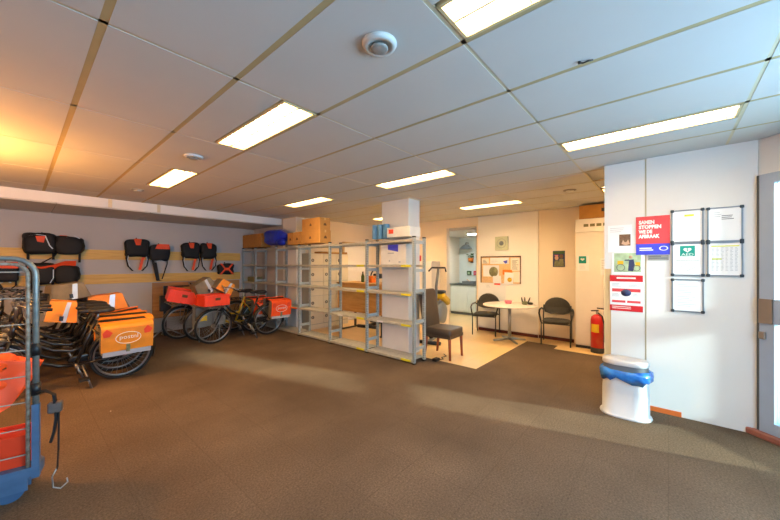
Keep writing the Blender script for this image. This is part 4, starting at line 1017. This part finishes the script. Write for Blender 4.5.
    for s_ in (-1, 1): fk.tube([(WB, s_ * .062, .36), (1.1, s_ * .12, .74), (1.34, s_ * .12, .745)], .008, 6); fk.tube([(1.1, s_ * .12, .74), (.98, s_ * .05, .74)], .008, 6)
    for x in (1.1, 1.16, 1.22, 1.28, 1.34): fk.tube([(x, -.2, .745), (x, .2, .745)], .007, 6)
    fk.tube([(1.0, -.2, .75), (1.36, -.2, .75), (1.36, .2, .75), (1.0, .2, .75)], .009, 6, closed=True).build('front_carrier', 'bike_steel', t)
    MB().tube([(.40, .05, .27), (.36, .12, .13), (.33, .18, .012)], .012, 8).bevbox(.30, .37, .16, .21, 0, .012, .003).build('kickstand', 'bike_steel', t)
    MB().cyl((1.02, 0, .70), (1.07, 0, .70), .03, .045, n=12).build('headlight', 'alu', t)
    MB().bevbox(-.315, -.29, -.05, .05, .70, .74, .006).build('tail_light', 'print_red', t)
    return t
bikeK = make_bike('bike_black', 'bike_black', ''); bikeY = make_bike('bike_yellow', 'bike_yellow', '')
usedK = []
def bike(src, x, y, rz, label, tilt=-7):
    o = src if src not in usedK else copy_tree(src); usedK.append(src)
    o.location = (x, y, 0); o.rotation_euler = (R(tilt), 0, R(rz)); o['label'] = label
    return o
PI = 180
bike_spots = []
A = [(.93, 5.62, 182, 'black delivery bicycle with the amber pannier, outermost behind the roll cage'),
     (.95, 6.06, 181, 'black delivery bicycle second from the roll cage in the crowded row'),
     (.98, 6.50, 180, 'black delivery bicycle third from the roll cage in the crowded row'),
     (.92, 6.94, 181, 'black delivery bicycle fourth from the roll cage in the crowded row'),
     (.95, 7.38, 180, 'black delivery bicycle fifth from the roll cage in the crowded row'),
     (.80, 7.85, 180, 'black delivery bicycle nearest the back wall in the crowded row')]
for (x, y, rz, lb) in A: bike(bikeK, x, y, rz, lb)
bike(bikeK, 3.60, 6.66, 179, 'black delivery bicycle with an orange-red front crate, outermost before the shelving')
bike(bikeY, 3.55, 7.16, 181, 'yellow-framed delivery bicycle with a yellow rear rack before the shelving')
bike(bikeK, 3.32, 7.72, 184, 'black delivery bicycle between yellow bicycle and laminate panel')

# bags that ride on the bicycles
def pannier(x, y, rz, m, label, side=1, silver=True, z=.40, w=.50, h=.36, mark=True, tilt=0.):
    t = thing('bicycle_pannier', label, 'bag', (x, y, z), R(rz), 'panniers on the bicycles'); t.rotation_euler = (R(-7), R(tilt), R(rz))
    for s_ in (1, -1):
        kf = 1. if s_ > 0 else .6; y0 = s_ * .095; y1 = s_ * (.26 if s_ > 0 else .158); ya, yb = min(y0, y1), max(y0, y1)
        MB().bevbox(-w / 2 + .012, w / 2 - .012, ya, yb, 0, h, .02).build('bag_body', 'grey_canvas' if silver else m, t)
        # flap wraps over the top and front
        f = MB().strip([(0, s_ * .06, h + .012), (0, s_ * .20 * kf, h + .016), (0, s_ * .255 * kf, h + .0), (0, s_ * .274 * kf, h - .03), (0, s_ * .276 * kf, h * .5), (0, s_ * .272 * kf, h * .16)], (w, 0, 0), (0, .006, .004)).build('flap', m, t)
        if s_ == 1:
            MB().bx(-w / 2 + .02, w / 2 - .02, .262, .268, .0, .06).build('silver_strip', 'silver_tape', t)
            MB().bx(-.02, .02, .278, .286, .04, .14).build('buckle', 'olive', t)
            MB().tube([(.13 * math.cos(a), .281, h * .58 + .075 * math.sin(a)) for a in [2 * math.pi * k / 28 for k in range(28)]], .004, 4, closed=True).build('white_oval', 'print_white', f)
            Ml = lettering('postnl', .075, 'print_white', f, (.095, .2815, h * .55), w=.19); Ml.rotation_euler = (R(90), 0, R(180))
            for sx_ in (-1, 1):
                if mark: MB().prism([(-.05, 0), (-.02, .05), (.04, .055), (.05, 0), (.01, -.05)], 0, .002, Matrix.Translation((sx_ * (w / 2 - .06), .281, h * .8)) @ Matrix.Rotation(R(-90), 4, 'X')).build('red_print', 'print_red', f)
    MB().bx(-w / 2 + .03, w / 2 - .03, -.1, .1, h + .004, h + .012).build('bridge', 'black_nylon', t)
    return t
pannier(.935, 5.62, 182, 'amber_bag', 'amber pannier with an oval mark on the outermost bicycle by the cage', w=.54, h=.39)
pannier(1.02, 6.06, 181, 'amber_bag', 'amber pannier mostly hidden behind the oval-marked one', w=.58, h=.40)
pannier(1.10, 6.50, 176, 'orange_bag', 'amber pannier third in the crowded row', w=.5, h=.40, tilt=9)
pannier(1.02, 7.38, 180, 'grey_canvas', 'grey pannier deep in the crowded row', w=.5, h=.38, silver=False, mark=False)
pannier(3.76, 6.66, 179, 'vivid_orange', 'bright orange pannier with an oval mark on the bicycle before the shelving', w=.46, h=.38)
pannier(3.6, 7.16, 181, 'vivid_orange', 'bright orange pannier on the yellow bicycle', w=.46, h=.38)

def loose_bag(loc, rz, m, label, ang=0., w=.5, d=.30, h=.2):
    t = thing('bicycle_bag', label, 'bag', loc, R(rz), 'loose bags on the bicycles')
    Mt = Matrix.Rotation(R(ang), 4, 'Y')
    MB().prism([(-w / 2, 0), (w / 2, 0), (w * .36, h), (-w * .40, h)], -d / 2, d / 2, Mt @ Matrix.Rotation(R(90), 4, 'X')).build('bag_body', 'grey_canvas', t)
    MB().prism([(-w * .45, .0), (w * .45, .0), (w * .36, h * 1.02), (-w * .38, h * 1.02)], -.006, .006, Mt @ Matrix.Translation((0, -d / 2 - .006, 0)) @ Matrix.Rotation(R(90), 4, 'X')).build('side_flap', m, t)
    MB().prism([(w * .0, .0), (w * .14, .0), (w * .2, h * 1.02), (w * .08, h * 1.02)], 0, .004, Mt @ Matrix.Translation((0, -d / 2 - .012, 0)) @ Matrix.Rotation(R(90), 4, 'X')).build('reflective_band', 'silver_tape', t)
    MB().prism([(-w * .38, -d / 2), (w * .34, -d / 2), (w * .34, d / 2), (-w * .38, d / 2)], h, h + .012, Mt).build('top_flap', m, t)
    MB().bx(-.02, .02, -d / 2 - .02, -d / 2 - .01, .02, .08, Mt).build('buckle', 'plastic_black', t)
    return t
loose_bag((.95, 6.94, .80), 0, 'amber_bag', 'amber bag with a silver stripe lying across the fourth bicycle rack', -6, .56, .3, .24)
loose_bag((.50, 6.85, 1.02), 10, 'grey_canvas', 'grey canvas bag with a silver stripe perched on a bicycle saddle', -8, .46, .3, .22)
loose_bag((.38, 6.15, .78), -5, 'amber_bag', 'amber and grey bag wedged between the crowded bicycles', 8, .34, .26, .26)
loose_bag((2.50, 7.02, .98), 0, 'grey_canvas', 'grey canvas bag leaning on the front crates', -32, .42, .3, .26)
loose_bag((2.66, 6.78, .99), 0, 'amber_bag', 'amber bag slumped over the front crates before the shelving', 30, .36, .26, .22)

def crate(loc, rot, label, L=.50, Wd=.36, h=.24):
    t = thing('delivery_crate', label, 'crate', loc, 0, 'orange-red crates on the front carriers'); t.rotation_euler = tuple(R(a) for a in rot)
    b = MB().bx(-L / 2, L / 2, -Wd / 2, Wd / 2, 0, .012)
    for s_ in (-1, 1):
        b.bx(-L / 2, L / 2, s_ * Wd / 2 - .008, s_ * Wd / 2 + .008, 0, h); b.bx(s_ * L / 2 - .008, s_ * L / 2 + .008, -Wd / 2, Wd / 2, 0, h)
    b.build('crate_body', 'red_crate', t)
    MB().bx(-L / 2 - .016, L / 2 + .016, -Wd / 2 - .016, -Wd / 2, h - .035, h).bx(-L / 2 - .016, L / 2 + .016, Wd / 2, Wd / 2 + .016, h - .035, h).bx(-L / 2 - .016, -L / 2, -Wd / 2, Wd / 2, h - .035, h).bx(L / 2, L / 2 + .016, -Wd / 2, Wd / 2, h - .035, h).build('rim', 'red_crate', t)
    for x in (-.16, -.05, .06, .17): MB().bx(x - .006, x + .006, -Wd / 2 - .014, -Wd / 2 - .007, .01, h - .036).build('rib', 'red_crate', t)
    MB().bx(-.05, .05, -Wd / 2 - .012, -Wd / 2 - .008, h * .5, h * .72).build('hand_hole', 'print_brown', t)
    MB().bx(-L / 2 + .01, L / 2 - .01, -Wd / 2 + .01, Wd / 2 - .01, h - .03, h - .02).build('cover', 'vivid_orange', t)
    return t
crate((2.46, 6.60, .757), (0, 0, 3), 'orange-red crate on the front carrier before the shelving', .44, .34, .21)
crate((2.12, 7.30, .80), (6, 14, -8), 'orange-red crate tipped over the second front carrier')

# stand against the panel
t = thing('repair_stand', 'black bicycle stand with a small box before the laminate panel', 'stand', (2.05, 8.1, 0))
MB().bevbox(-.025, .025, -.025, .025, 0.02, 1.08, .004).build('post', 'bike_black', t)
MB().tube([(0, 0, 1.06), (.62, 0, 1.06)], .018, 8).build('arm', 'bike_black', t); MB().tube([(0, 0, .5), (.5, 0, .5)], .016, 8).build('arm', 'bike_black', t)
MB().bevbox(-.1, .1, -.08, .02, .55, .88, .01).build('tool_box', 'plastic_black', t)
for (dx, dy) in ((-.28, -.16), (.28, -.16), (.0, .22)): MB().tube([(0, 0, .2), (dx, dy, .02)], .014, 8).build('foot', 'bike_steel', t)

# folded metal trays between the bicycles
t = thing('metal_carrier', 'grey sheet-metal carrier box between the front wheels', 'carrier', (2.55, 6.98, .30), R(8))
MB().bx(-.3, .3, -.008, .008, 0, .4).bx(-.3, -.285, -.008, .12, 0, .4).bx(.285, .3, -.008, .12, 0, .4).build('panel', 'machine_grey', t)
MB().bx(-.22, -.08, -.012, -.008, .12, .22).build('label', 'ext_yellow', t); MB().cyl((-.2, .05, -.3), (-.2, .05, .02), .012, n=8).build('leg', 'machine_grey', t); MB().cyl((.2, .05, -.3), (.2, .05, .02), .012, n=8).build('leg', 'machine_grey', t)

# ------------------------------------------------------------------ roll cage
t = thing('roll_cage', 'wire mesh roll cage with a blue base holding orange bags', 'roll container', (.08, 3.157, 0), R(167.0))
# local x runs along the near panel (away to the left), local y away from camera side: depth
Lc, Dc, Ht = .82, -.66, 1.578
def uframe(y, x0, x1, h, r, m, name, inset=0.):
    rr = .11 - inset; pts = [(x0 + inset, y, .16), (x0 + inset, y, h - rr - inset)]
    for k in range(1, 7):
        a = math.pi - math.pi / 2 * k / 6; pts.append((x0 + inset + rr + rr * math.cos(a), y, h - inset - rr + rr * math.sin(a)))
    for k in range(0, 7):
        a = math.pi / 2 - math.pi / 2 * k / 6; pts.append((x1 - inset - rr + rr * math.cos(a), y, h - inset - rr + rr * math.sin(a)))
    pts += [(x1 - inset, y, h - rr - inset), (x1 - inset, y, .16)]
    return MB().tube(pts, r, 10).build(name, m, t)
for yy, side in ((0., 1),):
    uframe(yy, 0, Lc, Ht, .0165, 'cage_steel', 'tube_frame'); uframe(yy - .0, 0, Lc, Ht, .011, 'cage_rust', 'inner_frame', .036)
    for z in (.30, .47, .64, .81, .98, 1.15, 1.32, 1.49): MB().cyl((.03, yy, z), (Lc - .03, yy, z), .0042, n=6).build('mesh_wire', 'cage_wire', t)
    for x in (.19, .34, .49, .64): MB().cyl((x, yy, .18), (x, yy, Ht - .005), .0045, n=6).build('mesh_wire', 'cage_wire', t)
    for px_ in (0, Lc): MB().bx(px_ - .0175, px_ + .0175, yy - .0175, yy + .0175, .14, .62).build('post_sleeve', 'cage_blue', t)
    for z in (.72, .98): MB().cyl((0, yy, z - .04), (0, yy, z + .04), .024, n=10).build('clamp', 'plastic_black', t)
MB().prism([(-.02, -.10), (.30, Dc), (Lc + .02, Dc), (Lc + .02, .02), (-.02, .02)], .155, .215).build('base_deck', 'cage_blue', t)
for x, yy in ((.13, -.05), (Lc - .13, -.05), (.45, Dc + .05), (Lc - .13, Dc + .05)):
    if True:
        c_ = MB().bx(x - .10, x + .10, yy - .045, yy + .045, .13, .155).bx(x - .09, x + .09, yy + .03, yy + .042, .06, .14).bx(x - .09, x + .09, yy - .042, yy - .03, .06, .14).build('caster_fork', 'cage_blue', t)
        MB().cyl((x, yy - .026, .078), (x, yy + .026, .078), .078, n=24).build('caster_wheel', 'caster_blue', c_)
# load in the cage: own things
CM = Matrix.Translation((.08, 3.157, 0)) @ Matrix.Rotation(R(167), 4, 'Z')
def in_cage(x, y, z): return CM @ Vector((x, y, z))
o = thing('delivery_crate', 'orange-red crate on the deck of the roll cage', 'crate', in_cage(.41, -.15, .217), R(167))
b = MB().bx(-.36, .36, -.11, .11, 0, .012)
for s_ in (-1, 1): b.bx(-.36, .36, s_ * .11 - .008, s_ * .11 + .008, 0, .20); b.bx(s_ * .36 - .008, s_ * .36 + .008, -.11, .11, 0, .20)
b.build('crate_body', 'red_crate', o); MB().bx(-.35, .35, -.10, .10, .17, .18).build('cover', 'red_crate', o)
o = thing('orange_bag', 'crumpled orange bag with black straps low in the roll cage', 'bag', in_cage(.54, -.19, .42), R(160))
MB().puff((0, 0, .11), (.50, .28, .21), .7, 34, 20, None, .14, 11).build('bag_body', 'vivid_orange', o)
MB().tube([(-.22, .10, .02), (-.15, .150, .06), (-.02, .145, .14), (.06, .08, .21)], .018, 6).build('strap', 'black_nylon', o)
MB().tube([(-.24, .02, .04), (-.25, -.04, .14), (-.12, -.08, .21)], .012, 6).build('strap', 'black_nylon', o)
o = thing('orange_bag', 'large orange bag sagging out of the roll cage side', 'bag', in_cage(.36, -.25, .645), R(172))
MB().puff((.10, 0, .15), (.62, .38, .27), .7, 36, 20, None, .16, 21).build('bag_body', 'vivid_orange', o)
MB().add([(-.10, .12, .27), (-.33, .04, .20), (-.34, -.05, .19), (-.28, .05, .06), (-.20, .12, -.06), (-.12, .17, -.10), (.02, .16, .0), (.02, .17, .24), (-.1, -.2, .25), (-.24, -.14, .05), (-.1, -.15, -.06)],
         [(0, 1, 3, 4, 5, 6, 7), (1, 2, 3), (8, 10, 9, 2), (2, 1, 0, 8), (3, 2, 9), (3, 9, 4), (4, 9, 10, 5), (5, 10, 6), (0, 7, 6, 10, 8)]).build('bag_flap', 'vivid_orange', o)
MB().tube([(.1, .19, .04), (.16, .20, .15), (.1, .14, .28)], .012, 6).build('strap', 'black_nylon', o)
MB().tube([(-.18, .10, .20), (-.02, .20, .17), (.12, .205, .19)], .006, 6).build('zip', 'print_brown', o)
o = thing('red_tote', 'red folded tote on top of the load in the roll cage', 'bag', in_cage(.60, -.28, .96), R(165))
MB().puff((0, 0, .14), (.44, .44, .28), .5, 26, 14, None, .08, 5).build('bag_body', 'red_crate', o); MB().tube([(-.2, .2, .16), (0, .24, .22), (.2, .2, .16)], .012, 6).build('strap', 'black_nylon', o)
# lashing strap on the post
o = thing('lashing_strap', 'black lashing strap with a wire hook hanging on the cage post', 'strap', in_cage(-.03, .0, 0), R(167))
MB().strip([(.015, .02, .70), (-.02, .03, .705), (-.06, .03, .67), (-.07, .03, .52), (-.06, .03, .42), (-.045, .03, .36)], (.0, .045, .0), (.012, 0, .008)).build('webbing', 'black_nylon', o)
MB().strip([(-.055, .03, .66), (-.082, .03, .55), (-.08, .03, .3), (-.075, .03, .17)], (.0, .028, 0), (.006, 0, 0)).build('webbing_end', 'black_nylon', o)
MB().bevbox(-.10, -.03, .005, .055, .55, .62, .008).build('ratchet', 'bike_steel', o)
MB().tube([(-.075, .03, .18), (-.05, .03, .12), (-.055, .03, .05), (-.09, .03, .03), (-.125, .03, .06), (-.12, .03, .09)], .0045, 6).build('wire_hook', 'alu', o)

# ------------------------------------------------------------------ assumed pendant lamp out of view, left, added for the orange ceiling light
t = thing('assumed_pendant_lamp', 'assumed warm pendant lamp out of view, hanging left over the roll cage', 'lamp', (-.7, 4.7, CEIL))
MB().cyl((0, 0, -.50), (0, 0, 0), .006, n=8).build('cord', 'plastic_black', t); MB().puff((0, 0, -.56), (.13, .13, .13), 1, 16, 10).build('bulb', 'assumed_bulb_glow', t); MB().cyl((0, 0, -.51), (0, 0, -.46), .025, n=12).build('socket', 'plastic_black', t)
